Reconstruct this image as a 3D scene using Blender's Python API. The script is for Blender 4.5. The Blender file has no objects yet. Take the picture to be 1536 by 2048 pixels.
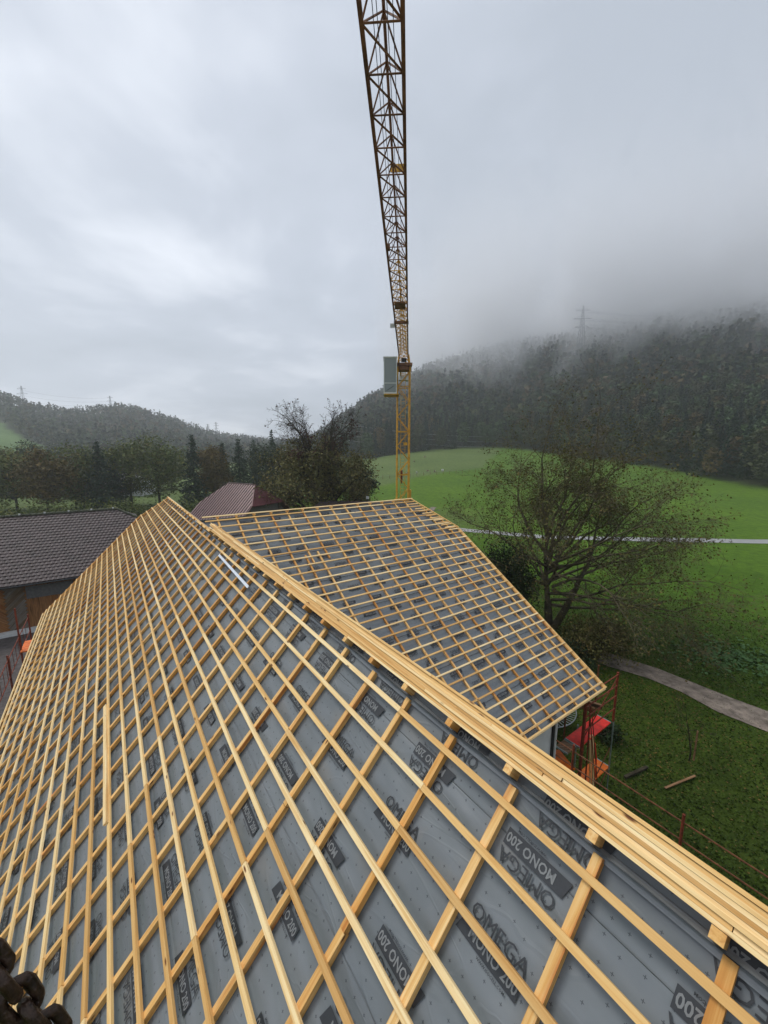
import bpy, math, random
import numpy as np
from mathutils import Vector, Matrix
R = math.radians
rnd = random.Random(7)
rng = np.random.default_rng(7)
sc = bpy.context.scene
col = sc.collection

# ------------------------------------------------------------------ camera, sky, sun, exposure
H = 14.0                                   # height of the viewpoint above the yard
cd = bpy.data.cameras.new('camera')
cam = bpy.data.objects.new('camera', cd); col.objects.link(cam)
cd.sensor_fit = 'VERTICAL'; cd.sensor_height = 24.0; cd.sensor_width = 24.0
cd.lens = 786.5 / 2048 * 24.0
cd.clip_start = 0.05; cd.clip_end = 6000
cam.location = (0, 0, H); cam.rotation_euler = (R(90 - 9.07), 0, 0)
sc.camera = cam

w = bpy.data.worlds.new('World'); sc.world = w; w.use_nodes = True
nt = w.node_tree; nt.nodes.clear()
N = lambda t, **k: nt.nodes.new(t)
out = N('ShaderNodeOutputWorld')
SUN_EL, SUN_AZ = 58.0, -62.0               # azimuth from +Y, to the right positive
sky = N('ShaderNodeTexSky'); sky.sky_type = 'NISHITA'; sky.sun_disc = False
sky.sun_elevation = R(SUN_EL); sky.sun_rotation = R(SUN_AZ)
bgS = N('ShaderNodeBackground'); bgS.inputs['Strength'].default_value = 0.08
nt.links.new(sky.outputs[0], bgS.inputs[0])
tc = N('ShaderNodeTexCoord'); sep = N('ShaderNodeSeparateXYZ')
nt.links.new(tc.outputs['Generated'], sep.inputs[0])
def wmath(op, a, b=None, c=None, clamp=False):
    n = N('ShaderNodeMath'); n.operation = op; n.use_clamp = clamp
    for i, q in enumerate((a, b, c)):
        if q is None: continue
        if isinstance(q, (int, float)): n.inputs[i].default_value = q
        else: nt.links.new(q, n.inputs[i])
    return n.outputs[0]
az = wmath('ADD', wmath('ABSOLUTE', sep.outputs[2]), 0.16)
comb = N('ShaderNodeCombineXYZ')
nt.links.new(wmath('DIVIDE', sep.outputs[0], az), comb.inputs[0])
nt.links.new(wmath('DIVIDE', sep.outputs[1], az), comb.inputs[1])
comb.inputs[2].default_value = 54.39
n1 = N('ShaderNodeTexNoise'); n1.inputs['Scale'].default_value = 0.75; n1.inputs['Detail'].default_value = 5.0
n1.inputs['Roughness'].default_value = 0.52; n1.inputs['Distortion'].default_value = 0.35
nt.links.new(comb.outputs[0], n1.inputs['Vector'])
n2 = N('ShaderNodeTexNoise'); n2.inputs['Scale'].default_value = 2.3; n2.inputs['Detail'].default_value = 4.0
n2.inputs['Distortion'].default_value = 0.5
nt.links.new(comb.outputs[0], n2.inputs['Vector'])
mixn = wmath('ADD', wmath('MULTIPLY', n1.outputs[0], 0.72), wmath('MULTIPLY', n2.outputs[0], 0.28))
cr = N('ShaderNodeValToRGB'); nt.links.new(mixn, cr.inputs[0])
e = cr.color_ramp.elements
e[0].position = 0.38; e[0].color = (0.38, 0.42, 0.48, 1)
e[1].position = 0.64; e[1].color = (0.71, 0.745, 0.81, 1)
x = e.new(0.50); x.color = (0.455, 0.495, 0.565, 1)
bgC = N('ShaderNodeBackground'); bgC.inputs['Strength'].default_value = 1.0
nt.links.new(cr.outputs[0], bgC.inputs[0])
mx = N('ShaderNodeMixShader'); mx.inputs[0].default_value = 0.93
nt.links.new(bgS.outputs[0], mx.inputs[1]); nt.links.new(bgC.outputs[0], mx.inputs[2])
nt.links.new(mx.outputs[0], out.inputs['Surface'])

sl = bpy.data.lights.new('sun', 'SUN'); sl.energy = 1.5; sl.angle = R(22); sl.color = (1.0, 0.96, 0.9)
sun = bpy.data.objects.new('sun', sl); col.objects.link(sun)
sd = Vector((math.sin(R(SUN_AZ)) * math.cos(R(SUN_EL)), math.cos(R(SUN_AZ)) * math.cos(R(SUN_EL)), math.sin(R(SUN_EL))))
sun.rotation_euler = (-sd).to_track_quat('-Z', 'Y').to_euler()
sun.location = (0, 0, 60)
sc.view_settings.view_transform = 'Standard'; sc.view_settings.look = 'None'
sc.view_settings.exposure = 0.47; sc.view_settings.gamma = 1.0; sc.view_settings.use_curve_mapping = False
sc.render.engine = 'CYCLES'
sc.cycles.volume_bounces = 3
HAZE, FOG = 0.00054, 0.020               # densities of the valley haze and the mountain cloud
sc.cycles.volume_step_rate = 1.0
sc.cycles.max_bounces = 6; sc.cycles.diffuse_bounces = 3; sc.cycles.glossy_bounces = 2
sc.cycles.transparent_max_bounces = 6

# ------------------------------------------------------------------ material helpers
class NT:
    def __init__(s, name):
        s.m = bpy.data.materials.new(name); s.m.use_nodes = True
        s.t = s.m.node_tree; s.b = s.t.nodes['Principled BSDF']; s.out = s.t.nodes['Material Output']
    def n(s, t): return s.t.nodes.new(t)
    def l(s, a, b): s.t.links.new(a, b)
    def put(s, sock, v):
        if isinstance(v, (int, float)): sock.default_value = v
        elif isinstance(v, tuple): sock.default_value = v if len(v) != 3 or sock.type == 'VECTOR' else v + (1,)
        else: s.l(v, sock)
    def math(s, op, *a, clamp=False):
        n = s.n('ShaderNodeMath'); n.operation = op; n.use_clamp = clamp
        for i, q in enumerate(a): s.put(n.inputs[i], q)
        return n.outputs[0]
    def coord(s, kind='Object', scale=(1, 1, 1), loc=None):
        t = s.n('ShaderNodeTexCoord'); m = s.n('ShaderNodeMapping')
        s.l(t.outputs[kind], m.inputs[0]); m.inputs['Scale'].default_value = scale
        if loc is not None: s.put(m.inputs['Location'], loc)
        return m.outputs[0]
    def noise(s, vec, scale, detail=3.0, rough=0.5, dist=0.0):
        n = s.n('ShaderNodeTexNoise'); s.put(n.inputs['Vector'], vec); n.inputs['Scale'].default_value = scale
        n.inputs['Detail'].default_value = detail; n.inputs['Roughness'].default_value = rough; n.inputs['Distortion'].default_value = dist
        return n.outputs[0]
    def ramp(s, f, stops):
        n = s.n('ShaderNodeValToRGB'); s.put(n.inputs[0], f); e = n.color_ramp.elements
        while len(e) < len(stops): e.new(0.5)
        for i, (p, c) in enumerate(stops):
            e[i].position = p; e[i].color = c + (1,) if len(c) == 3 else c
        return n.outputs[0]
    def mix(s, f, a, b, mode='MIX'):
        n = s.n('ShaderNodeMix'); n.data_type = 'RGBA'; n.blend_type = mode
        s.put(n.inputs[0], f); s.put(n.inputs[6], a); s.put(n.inputs[7], b)
        return n.outputs[2]
    def rand(s): return s.n('ShaderNodeObjectInfo').outputs['Random']
    def attr(s, name):
        n = s.n('ShaderNodeAttribute'); n.attribute_name = name; return n.outputs['Color']
    def bump(s, h, strength=0.3, dist=0.01):
        n = s.n('ShaderNodeBump'); n.inputs['Strength'].default_value = strength; n.inputs['Distance'].default_value = dist
        s.l(h, n.inputs['Height']); s.l(n.outputs[0], s.b.inputs['Normal'])
    def done(s, color, rough=0.7, spec=0.3, metal=0.0):
        s.put(s.b.inputs['Base Color'], color); s.put(s.b.inputs['Roughness'], rough)
        s.b.inputs['Specular IOR Level'].default_value = spec; s.b.inputs['Metallic'].default_value = metal
        return s.m

def wood(name, pale, mid, dark, streak, wet=0.55):
    k = NT(name); r = k.rand()
    off = k.n('ShaderNodeCombineXYZ')
    k.put(off.inputs[0], k.math('MULTIPLY', r, 37.0)); k.put(off.inputs[1], k.math('MULTIPLY', r, 91.0)); k.put(off.inputs[2], k.math('MULTIPLY', r, 13.0))
    v = k.coord('Object', (1, 1, 1), off.outputs[0]); 
    g = k.coord('Object', (1.3, 34, 34), off.outputs[0])
    f1 = k.noise(g, 1.0, 4.0, 0.6, 0.6)
    c = k.ramp(f1, [(0.30, dark), (0.5, mid), (0.68, pale)])
    tone = k.ramp(k.math('FRACT', k.math('MULTIPLY', r, 7.31)), [(0.0, (1.12, 1.14, 1.22)), (0.4, (1.04, 1.02, 1.0)), (0.62, (1.0, 0.90, 0.76)), (0.80, (0.92, 0.76, 0.56)), (1.0, (0.72, 0.56, 0.40))])
    c = k.mix(1.0, c, tone, 'MULTIPLY')
    st = k.noise(k.coord('Object', (0.55, 9, 9), off.outputs[0]), 1.0, 2.0, 0.5, 0.3)
    c = k.mix(k.ramp(st, [(0.60, (0, 0, 0)), (0.72, (1, 1, 1))]), c, streak)
    vo = k.n('ShaderNodeTexVoronoi'); k.put(vo.inputs['Vector'], k.coord('Object', (2.6, 9, 9), off.outputs[0])); vo.inputs['Scale'].default_value = 1.0
    kn = k.ramp(vo.outputs['Distance'], [(0.055, (1, 1, 1)), (0.13, (0, 0, 0))])
    c = k.mix(kn, c, (0.16, 0.055, 0.018))
    k.bump(f1, 0.25, 0.004)
    return k.done(c, wet, 0.25)
M = {}
M['batten'] = wood('batten_wood', (0.87, 0.70, 0.39), (0.83, 0.61, 0.30), (0.68, 0.43, 0.165), (0.66, 0.38, 0.13))
M['counter'] = wood('counter_batten_wood', (0.80, 0.55, 0.25), (0.73, 0.44, 0.155), (0.58, 0.29, 0.085), (0.50, 0.17, 0.04))
M['old_wood'] = wood('weathered_wood', (0.30, 0.20, 0.12), (0.20, 0.12, 0.07), (0.10, 0.06, 0.035), (0.08, 0.05, 0.03), 0.8)
M['barn_wood'] = wood('barn_boards', (0.34, 0.17, 0.06), (0.23, 0.10, 0.032), (0.10, 0.042, 0.015), (0.05, 0.025, 0.012), 0.8)
M['grey_boards'] = wood('grey_boards', (0.22, 0.19, 0.15), (0.14, 0.115, 0.09), (0.07, 0.055, 0.04), (0.06, 0.05, 0.035), 0.85)
M['shingle'] = wood('grey_shingles', (0.26, 0.24, 0.225), (0.17, 0.155, 0.145), (0.09, 0.08, 0.075), (0.07, 0.06, 0.055), 0.85)

def underlay():
    k = NT('grey_roofing_underlay')
    uv = k.coord('UV')
    big = k.noise(k.coord('UV', (0.55, 0.9, 1)), 1.0, 3.0, 0.55, 0.4)
    fine = k.noise(k.coord('UV', (7, 7, 1)), 1.0, 3.0)
    c = k.ramp(big, [(0.3, (0.132, 0.153, 0.168)), (0.7, (0.182, 0.204, 0.219))])
    c = k.mix(k.math('MULTIPLY', fine, 0.25), c, (0.23, 0.24, 0.245))
    # small printed crosses in a loose grid
    vo = k.n('ShaderNodeTexVoronoi'); vo.voronoi_dimensions = '2D'; k.put(vo.inputs['Vector'], uv)
    vo.inputs['Scale'].default_value = 9.0; vo.inputs['Randomness'].default_value = 0.42
    sub = k.n('ShaderNodeVectorMath'); sub.operation = 'SUBTRACT'
    sc9 = k.n('ShaderNodeVectorMath'); sc9.operation = 'SCALE'; k.l(uv, sc9.inputs[0]); sc9.inputs['Scale'].default_value = 9.0
    k.l(uv, sub.inputs[0]); k.l(vo.outputs['Position'], sub.inputs[1])
    s3 = k.n('ShaderNodeSeparateXYZ'); k.l(sub.outputs[0], s3.inputs[0])
    ax = k.math('ABSOLUTE', s3.outputs[0]); ay = k.math('ABSOLUTE', s3.outputs[1])
    a = k.math('MULTIPLY', k.math('LESS_THAN', ax, 0.010), k.math('LESS_THAN', ay, 0.0022))
    b = k.math('MULTIPLY', k.math('LESS_THAN', ax, 0.0022), k.math('LESS_THAN', ay, 0.010))
    c = k.mix(k.math('MULTIPLY', k.math('MAXIMUM', a, b), 0.8), c, (0.03, 0.035, 0.042))
    # drips and dust
    d = k.noise(k.coord('UV', (2.0, 0.5, 1)), 3.0, 4.0, 0.6)
    c = k.mix(k.ramp(d, [(0.62, (0, 0, 0)), (0.8, (0.5, 0.5, 0.5))]), c, (0.24, 0.235, 0.225))
    sag = k.noise(k.coord('UV', (1.2, 2.6, 1)), 1.0, 2.0)
    wr = k.noise(k.coord('UV', (1.1, 3.0, 1)), 1.0, 1.5, 0.5, 1.2)
    ridge_ = k.math('ABSOLUTE', k.math('SUBTRACT', wr, 0.5))
    k.bump(k.math('ADD', sag, k.math('MULTIPLY', k.ramp(ridge_, [(0.0, (1, 1, 1)), (0.04, (0, 0, 0))]), 0.022)), 0.6, 0.09)
    bt = k.n('ShaderNodeTexVoronoi'); k.put(bt.inputs['Vector'], k.coord('UV', (1.3, 2.4, 1))); bt.inputs['Scale'].default_value = 1.0
    smg = k.math('MULTIPLY', k.ramp(bt.outputs['Distance'], [(0.10, (1, 1, 1)), (0.28, (0, 0, 0))]), k.noise(uv, 22.0, 3.0, 0.7))
    c = k.mix(k.math('MULTIPLY', smg, 0.55), c, (0.25, 0.225, 0.19))
    return k.done(c, k.ramp(big, [(0.3, (0.33,) * 3), (0.7, (0.5,) * 3)]), 0.5)
M['underlay'] = underlay()

def plain(name, c, rough=0.6, spec=0.3, metal=0.0, var=0.25, scale=6.0, bump=0.15):
    k = NT(name); v = k.coord('Object')
    f = k.noise(v, scale, 4.0, 0.6)
    lo = tuple(q * (1 - var) for q in c); hi = tuple(min(1, q * (1 + var)) for q in c)
    cc = k.ramp(f, [(0.3, lo), (0.7, hi)])
    if bump: k.bump(f, bump, 0.01)
    return k.done(cc, rough, spec, metal)
def leafy(name, stops, scale=1.3, rough=0.75):
    k = NT(name); f = k.noise(k.coord('Object'), scale, 4.0, 0.65)
    return k.done(k.ramp(f, stops), rough, 0.15)
M['fold'] = plain('shiny_underlay_fold', (0.20, 0.215, 0.225), 0.16, 0.9, var=0.12, scale=8, bump=0.2)
M['print_dark'] = plain('underlay_print_ink', (0.034, 0.038, 0.044), 0.5, 0.4, var=0.15)
M['print_light'] = plain('underlay_print_gap', (0.20, 0.21, 0.215), 0.5, 0.4, var=0.08)
M['rust'] = plain('rusty_red_steel', (0.17, 0.035, 0.016), 0.7, 0.3, var=0.5, scale=9)
M['rust_brown'] = plain('rusty_brown_steel', (0.13, 0.05, 0.02), 0.7, 0.3, var=0.5, scale=9)
M['orange'] = plain('orange_plastic_board', (0.75, 0.15, 0.008), 0.5, 0.4, var=0.3, scale=5)
M['red'] = plain('red_coated_board', (0.80, 0.022, 0.008), 0.4, 0.5, var=0.3, scale=5)
M['zinc'] = plain('galvanised_steel', (0.30, 0.36, 0.34), 0.45, 0.5, 0.6, var=0.2)
M['alu'] = plain('bare_aluminium', (0.78, 0.82, 0.88), 0.35, 0.5, 0.4, var=0.08)
M['dark_metal'] = plain('dark_metal', (0.03, 0.03, 0.032), 0.5, 0.4, var=0.3)
M['chain'] = plain('greasy_rusty_chain', (0.040, 0.022, 0.013), 0.38, 0.6, 0.5, var=0.7, scale=40, bump=0.6)
M['crane_yellow'] = plain('worn_yellow_paint', (0.62, 0.32, 0.03), 0.55, 0.35, var=0.35, scale=3)
M['crane_dark'] = plain('dark_crane_steel', (0.22, 0.10, 0.05), 0.6, 0.3, var=0.5, scale=3)
M['rope'] = plain('steel_rope', (0.05, 0.05, 0.055), 0.6, 0.3, var=0.1)
M['cable'] = plain('overhead_cable', (0.28, 0.29, 0.30), 0.6, 0.3, var=0.1)
M['pylon'] = plain('pylon_steel', (0.10, 0.11, 0.12), 0.6, 0.3, var=0.1)
M['render'] = plain('grey_white_render', (0.60, 0.61, 0.60), 0.85, 0.2, var=0.1, scale=2)
M['cab_paint'] = plain('cab_grey_paint', (0.62, 0.64, 0.60), 0.5, 0.4, var=0.15)
k = NT('cab_glass'); M['glass'] = k.done((0.26, 0.29, 0.28), 0.25, 0.8)  # pale grey base colour stands in for the reflection in the panes
M['tile'] = plain('brown_roof_tiles', (0.048, 0.032, 0.033), 0.6, 0.4, var=0.45, scale=1.5)
M['ridge_tile'] = plain('mossy_ridge_tiles', (0.075, 0.08, 0.055), 0.8, 0.2, var=0.5, scale=4)
M['seam'] = plain('brown_sheet_metal', (0.165, 0.088, 0.086), 0.33, 0.5, 0.2, var=0.18, scale=1.2)
M['seam_line'] = plain('dark_seams', (0.045, 0.026, 0.028), 0.5, 0.4, 0.1, var=0.2)
M['seam_dark'] = plain('dark_red_sheet_metal', (0.125, 0.038, 0.040), 0.5, 0.4, 0.1, var=0.2)
M['yard'] = plain('yard_gravel', (0.085, 0.075, 0.072), 0.9, 0.2, var=0.35, scale=3, bump=0.5)
M['track'] = plain('dirt_and_gravel', (0.20, 0.165, 0.135), 0.9, 0.2, var=0.55, scale=1.7, bump=0.6)
M['asphalt'] = plain('wet_pale_asphalt', (0.30, 0.30, 0.30), 0.45, 0.4, var=0.15, scale=1.0)
M['bark'] = plain('mossy_bark', (0.040, 0.034, 0.022), 0.9, 0.15, var=0.5, scale=4, bump=0.6)
M['walnut_bark'] = plain('olive_grey_bark', (0.105, 0.088, 0.055), 0.9, 0.15, var=0.6, scale=0.8, bump=0.3)
M['bark_pale'] = plain('pale_lichen_bark', (0.16, 0.15, 0.12), 0.9, 0.15, var=0.4, scale=4)
M['trampoline_mat'] = plain('trampoline_mat', (0.018, 0.020, 0.022), 0.7, 0.3, var=0.2)
M['spring'] = plain('trampoline_springs', (0.22, 0.24, 0.25), 0.5, 0.4, 0.5, var=0.2)
M['white'] = plain('dull_white', (0.55, 0.55, 0.53), 0.6, 0.3, var=0.1)
M['cow'] = plain('cow_hide', (0.38, 0.30, 0.23), 0.8, 0.2, var=0.8, scale=2.0)
M['leaf_right'] = leafy('sparse_olive_leaves', [(0.35, (0.090, 0.062, 0.020)), (0.5, (0.095, 0.100, 0.030)), (0.66, (0.165, 0.120, 0.042))], 0.9)
M['leaf_lime'] = leafy('lime_leaves', [(0.35, (0.105, 0.078, 0.030)), (0.5, (0.125, 0.125, 0.040)), (0.7, (0.175, 0.125, 0.048))], 0.8)
M['leaf_red'] = leafy('withered_red_leaves', [(0.35, (0.055, 0.020, 0.016)), (0.7, (0.085, 0.032, 0.024))], 2.0)
M['tuft'] = leafy('grass_blades', [(0.35, (0.020, 0.038, 0.005)), (0.7, (0.062, 0.105, 0.012))], 2.0)
M['weed'] = leafy('dock_leaves', [(0.35, (0.05, 0.11, 0.03)), (0.7, (0.09, 0.17, 0.06))], 2.0)
M['needle'] = leafy('spruce_needles', [(0.35, (0.018, 0.036, 0.024)), (0.7, (0.040, 0.070, 0.036))], 1.0)
M['leaf_green'] = leafy('dull_green_leaves', [(0.3, (0.052, 0.072, 0.018)), (0.5, (0.090, 0.118, 0.028)), (0.7, (0.175, 0.145, 0.040))], 0.45)
M['leaf_brown'] = leafy('autumn_leaves', [(0.35, (0.075, 0.060, 0.020)), (0.55, (0.125, 0.088, 0.024)), (0.75, (0.20, 0.115, 0.036))], 0.45)
M['leaf_dark'] = leafy('dark_green_leaves', [(0.35, (0.014, 0.028, 0.010)), (0.7, (0.032, 0.052, 0.016))], 0.9)

# forest: tree colour comes from a per-tree attribute
k = NT('forest_foliage')
c = k.mix(k.ramp(k.noise(k.coord('Object'), 0.35, 3.0), [(0.3, (0.55,) * 3), (0.7, (1.25,) * 3)]), (0, 0, 0), (0, 0, 0))
M['forest'] = k.done(k.mix(1.0, k.attr('tint'), k.ramp(k.noise(k.coord('Object'), 0.35, 3.0), [(0.3, (0.7,) * 3), (0.7, (1.2,) * 3)]), 'MULTIPLY'), 0.8, 0.15)
# grass ground: zone colour from an attribute, fine mottling on top
k = NT('meadow_grass')
v = k.coord('Object')
f = k.noise(v, 0.9, 6.0, 0.7); g2 = k.noise(v, 0.05, 3.0, 0.5); g3 = k.noise(v, 7.0, 3.0, 0.7)
c = k.mix(1.0, k.attr('tint'), k.ramp(f, [(0.3, (0.55, 0.6, 0.5)), (0.55, (1.0,) * 3), (0.75, (1.35, 1.25, 1.1))]), 'MULTIPLY')
c = k.mix(1.0, c, k.ramp(g2, [(0.3, (0.8, 0.85, 0.8)), (0.7, (1.15, 1.1, 1.2))]), 'MULTIPLY')
c = k.mix(1.0, c, k.ramp(g3, [(0.3, (0.7,) * 3), (0.7, (1.25,) * 3)]), 'MULTIPLY')
k.bump(f, 0.5, 0.15)
M['grass'] = k.done(c, 0.85, 0.12)

# ------------------------------------------------------------------ geometry helpers
class MB:
    def __init__(s): s.v = []; s.f = []; s.n = 0
    def add(s, V, F):
        s.v.append(np.asarray(V, float).reshape(-1, 3)); s.f += [tuple(i + s.n for i in f) for f in F]
        s.n += len(s.v[-1]); return s
    def box(s, c, ax, ay, az, dx, dy, dz):
        c = np.array(c, float); ax, ay, az = (np.array(a, float) for a in (ax, ay, az))
        V = [c + ax * dx / 2 * i + ay * dy / 2 * j + az * dz / 2 * l for i in (-1, 1) for j in (-1, 1) for l in (-1, 1)]
        return s.add(V, [(0, 1, 3, 2), (4, 6, 7, 5), (0, 4, 5, 1), (2, 3, 7, 6), (0, 2, 6, 4), (1, 5, 7, 3)])
    def abox(s, x0, y0, z0, x1, y1, z1):
        return s.box(((x0 + x1) / 2, (y0 + y1) / 2, (z0 + z1) / 2), (1, 0, 0), (0, 1, 0), (0, 0, 1), x1 - x0, y1 - y0, z1 - z0)
    def bar(s, p0, p1, wd, th=None, up=(0, 0, 1)):
        p0 = np.array(p0, float); p1 = np.array(p1, float); d = p1 - p0; L = np.linalg.norm(d); d = d / L
        up = np.array(up, float)
        if abs(d @ up) > 0.98 * np.linalg.norm(up): up = np.array((1.0, 0.2, 0))
        side = np.cross(d, up); side /= np.linalg.norm(side); z = np.cross(side, d)
        return s.box((p0 + p1) / 2, d, side, z, L, wd, th or wd)
    def tube(s, p0, p1, r0, r1=None, n=6, caps=True):
        p0 = np.array(p0, float); p1 = np.array(p1, float); r1 = r0 if r1 is None else r1
        d = p1 - p0; d = d / np.linalg.norm(d); a = np.array((0, 0, 1.0)) if abs(d[2]) < 0.9 else np.array((1.0, 0, 0))
        x = np.cross(d, a); x /= np.linalg.norm(x); y = np.cross(d, x)
        V = [p + (x * math.cos(2 * math.pi * i / n) + y * math.sin(2 * math.pi * i / n)) * r for p, r in ((p0, r0), (p1, r1)) for i in range(n)]
        F = [(i, (i + 1) % n, n + (i + 1) % n, n + i) for i in range(n)]
        if caps: F += [tuple(range(n))[::-1], tuple(range(n, 2 * n))]
        return s.add(V, F)
    def path(s, pts, r, n=6):
        for a, b in zip(pts[:-1], pts[1:]): s.tube(a, b, r, r, n, True)
        return s
    def slab(s, pts, nrm, th):                       # polygon given thickness th below its face
        P = np.array(pts, float); nrm = np.array(nrm, float); n = len(P)
        V = np.vstack([P, P - nrm * th])
        F = [tuple(range(n)), tuple(range(2 * n - 1, n - 1, -1))] + [(i, i + n, (i + 1) % n + n, (i + 1) % n) for i in range(n)]
        return s.add(V, F)
    def build(s, name, mat, parent=None, smooth=False):
        V = np.vstack(s.v)
        return mesh_obj(name, V, s.f, mat, parent, smooth)
def mesh_obj(name, V, F, mat, parent=None, smooth=False):
    me = bpy.data.meshes.new(name)
    V = np.array(V, float)
    if parent is not None: V = V - np.array(world_loc(parent))
    me.from_pydata(V.tolist(), [], [tuple(int(i) for i in f) for f in F])
    if mat: me.materials.append(mat)
    if smooth: me.polygons.foreach_set('use_smooth', [True] * len(me.polygons))
    me.update()
    o = bpy.data.objects.new(name, me); col.objects.link(o)
    if parent is not None: o.parent = parent
    return o
def fast_mesh(name, V, F, mat, parent=None, tint=None):
    """V (n,3), F (m,k) arrays with constant k."""
    V = np.asarray(V, np.float32)
    if parent is not None: V = V - np.array(world_loc(parent), np.float32)
    F = np.asarray(F, np.int32); m, kk = F.shape
    me = bpy.data.meshes.new(name)
    me.vertices.add(len(V)); me.vertices.foreach_set('co', V.ravel())
    me.loops.add(m * kk); me.loops.foreach_set('vertex_index', F.ravel())
    me.polygons.add(m); me.polygons.foreach_set('loop_start', np.arange(0, m * kk, kk, dtype=np.int32))
    try: me.polygons.foreach_set('loop_total', np.full(m, kk, dtype=np.int32))
    except Exception: pass
    if tint is not None:
        a = me.color_attributes.new('tint', 'FLOAT_COLOR', 'POINT')
        a.data.foreach_set('color', np.hstack([tint, np.ones((len(tint), 1))]).astype(np.float32).ravel())
    me.materials.append(mat); me.update(calc_edges=True)
    o = bpy.data.objects.new(name, me); col.objects.link(o)
    if parent is not None: o.parent = parent
    return o
def world_loc(o):
    p = Vector((0, 0, 0))
    while o is not None: p += o.location; o = o.parent
    return p
def tag(o, label=None, cat=None, group=None, kind=None):
    if label: o['label'] = label
    if cat: o['category'] = cat
    if group: o['group'] = group
    if kind: o['kind'] = kind
    return o
def thing(name, loc, label, cat, group=None):
    o = bpy.data.objects.new(name, None); col.objects.link(o); o.location = loc; o.empty_display_size = 0.3
    return tag(o, label, cat, group)

_bcache = {}
def board(name, p0, p1, wd, th, nrm, mat, parent=None):
    """a sawn board: object X along its length, Z along nrm; meshes shared between equal boards"""
    p0 = Vector(p0); p1 = Vector(p1); d = p1 - p0; L = d.length; d.normalize()
    nrm = Vector(nrm); y = nrm.cross(d).normalized(); z = d.cross(y).normalized()
    key = (round(L, 2), round(wd, 4), round(th, 4), mat.name)
    me = _bcache.get(key)
    if me is None:
        b = MB().box((0, 0, 0), (1, 0, 0), (0, 1, 0), (0, 0, 1), key[0], wd, th)
        me = bpy.data.meshes.new(name); me.from_pydata(np.vstack(b.v).tolist(), [], b.f); me.materials.append(mat); me.update()
        _bcache[key] = me
    o = bpy.data.objects.new(name, me); col.objects.link(o)
    m = Matrix((d, y, z)).transposed().to_4x4()
    c = (p0 + p1) / 2
    if parent is not None: o.parent = parent; c = c - world_loc(parent)
    o.matrix_basis = Matrix.Translation(c) @ m
    return o

# ------------------------------------------------------------------ farm frame: U along the main ridge (away), Vd to the right, Z up
A = R(34.87)
U = np.array((-math.sin(A), math.cos(A), 0.0)); Vd = np.array((math.cos(A), math.sin(A), 0.0)); Z = np.array((0, 0, 1.0))
def W(u, v, z): return U * u + Vd * v + Z * (z + H)          # z is measured from the viewpoint

# ------------------------------------------------------------------ terrain
def elev_r(px, py, r):       # height of a sight line through a skyline point at distance r
    X = (px - 768) / 786.5; q = (1024 - py) / 786.5; P = R(9.07)
    y = math.cos(P) + q * math.sin(P); z = -math.sin(P) + q * math.cos(P)
    return math.degrees(math.atan2(X, y)), H + z / math.hypot(X, y) * r
sky_pts = [(-260, 775, 700), (0, 785, 740), (60, 803, 740), (130, 815, 760), (200, 812, 760), (240, 808, 760), (300, 822, 780), (340, 832, 800), (400, 853, 850),
           (440, 868, 900), (520, 876, 1000), (590, 880, 1000), (660, 850, 640), (700, 818, 600), (740, 790, 580), (800, 755, 580), (860, 728, 580), (950, 700, 590), (1050, 680, 600), (1150, 655, 620), (1300, 620, 640), (1450, 600, 640), (1700, 590, 640), (2200, 600, 660)]
_a, _zc, _rc = [], [], []
for px, py, r in sky_pts:
    a, z = elev_r(px, py, r); _a.append(a); _zc.append(z - (12 if px < 620 else 14)); _rc.append(r)
foot = [(-70, 260, 2), (-44, 260, 2), (-25, 330, 2), (-12, 360, 4), (-2, 225, 9), (6, 248, 14), (15, 255, 15), (22, 235, 12), (33, 195, 7), (43, 165, 2), (70, 150, 0)]
fa = [q[0] for q in foot]; fr = [q[1] for q in foot]; fz = [q[2] for q in foot]
def vnoise(x, y, s, seed=0):
    x = x / s; y = y / s
    return (np.sin(x * 1.7 + seed) * np.cos(y * 1.3 - seed * 2) + 0.5 * np.sin(x * 3.1 - y * 2.3 + seed) + 0.25 * np.sin(x * 6.7 + y * 5.9 + seed * 3)) / 1.75
def terrain(x, y):
    x = np.asarray(x, float); y = np.asarray(y, float)
    r = np.hypot(x, y); a = np.degrees(np.arctan2(x, y)); a = np.where(a > 120, 240 - a, a); a = np.where(a < -120, -240 - a, a)
    zf = np.interp(a, fa, fz); rf = np.interp(a, fa, fr); zc = np.interp(a, _a, _zc); rc = np.interp(a, _a, _rc)
    t1 = np.clip((r - 72) / (rf - 72), 0, 1); z1 = zf * t1 ** 1.3
    t2 = np.clip((r - rf) / (rc - rf), 0, 1); z2 = (zc - zf) * (t2 * 0.55 + (3 * t2 ** 2 - 2 * t2 ** 3) * 0.45)
    t3 = np.clip((r - rc) / 900, 0, 1); z3 = -(zc * 0.35) * (3 * t3 ** 2 - 2 * t3 ** 3)
    amp = np.clip((r - 60) / 300, 0, 1)
    nz = vnoise(x, y, 60, 1) * 2.2 * amp * np.where(t2 > 0, 1 + t2 * 1.5, 0.35) + vnoise(x, y, 17, 2) * 0.35 * amp
    return z1 + z2 + z3 + nz - 0.02
def ter(x, y): return float(terrain(x, y))
ra = np.concatenate([np.linspace(0.5, 60, 26), np.linspace(63, 420, 90), np.linspace(430, 1100, 50), np.linspace(1150, 1700, 8)])
an = np.radians(np.concatenate([np.linspace(-180, -62, 24), np.linspace(-60, 60, 220), np.linspace(62, 178, 24)]))
RR, AA = np.meshgrid(ra, an, indexing='ij'); X = RR * np.sin(AA); Y = RR * np.cos(AA); ZZ = terrain(X, Y)
nr, na = RR.shape
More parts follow.
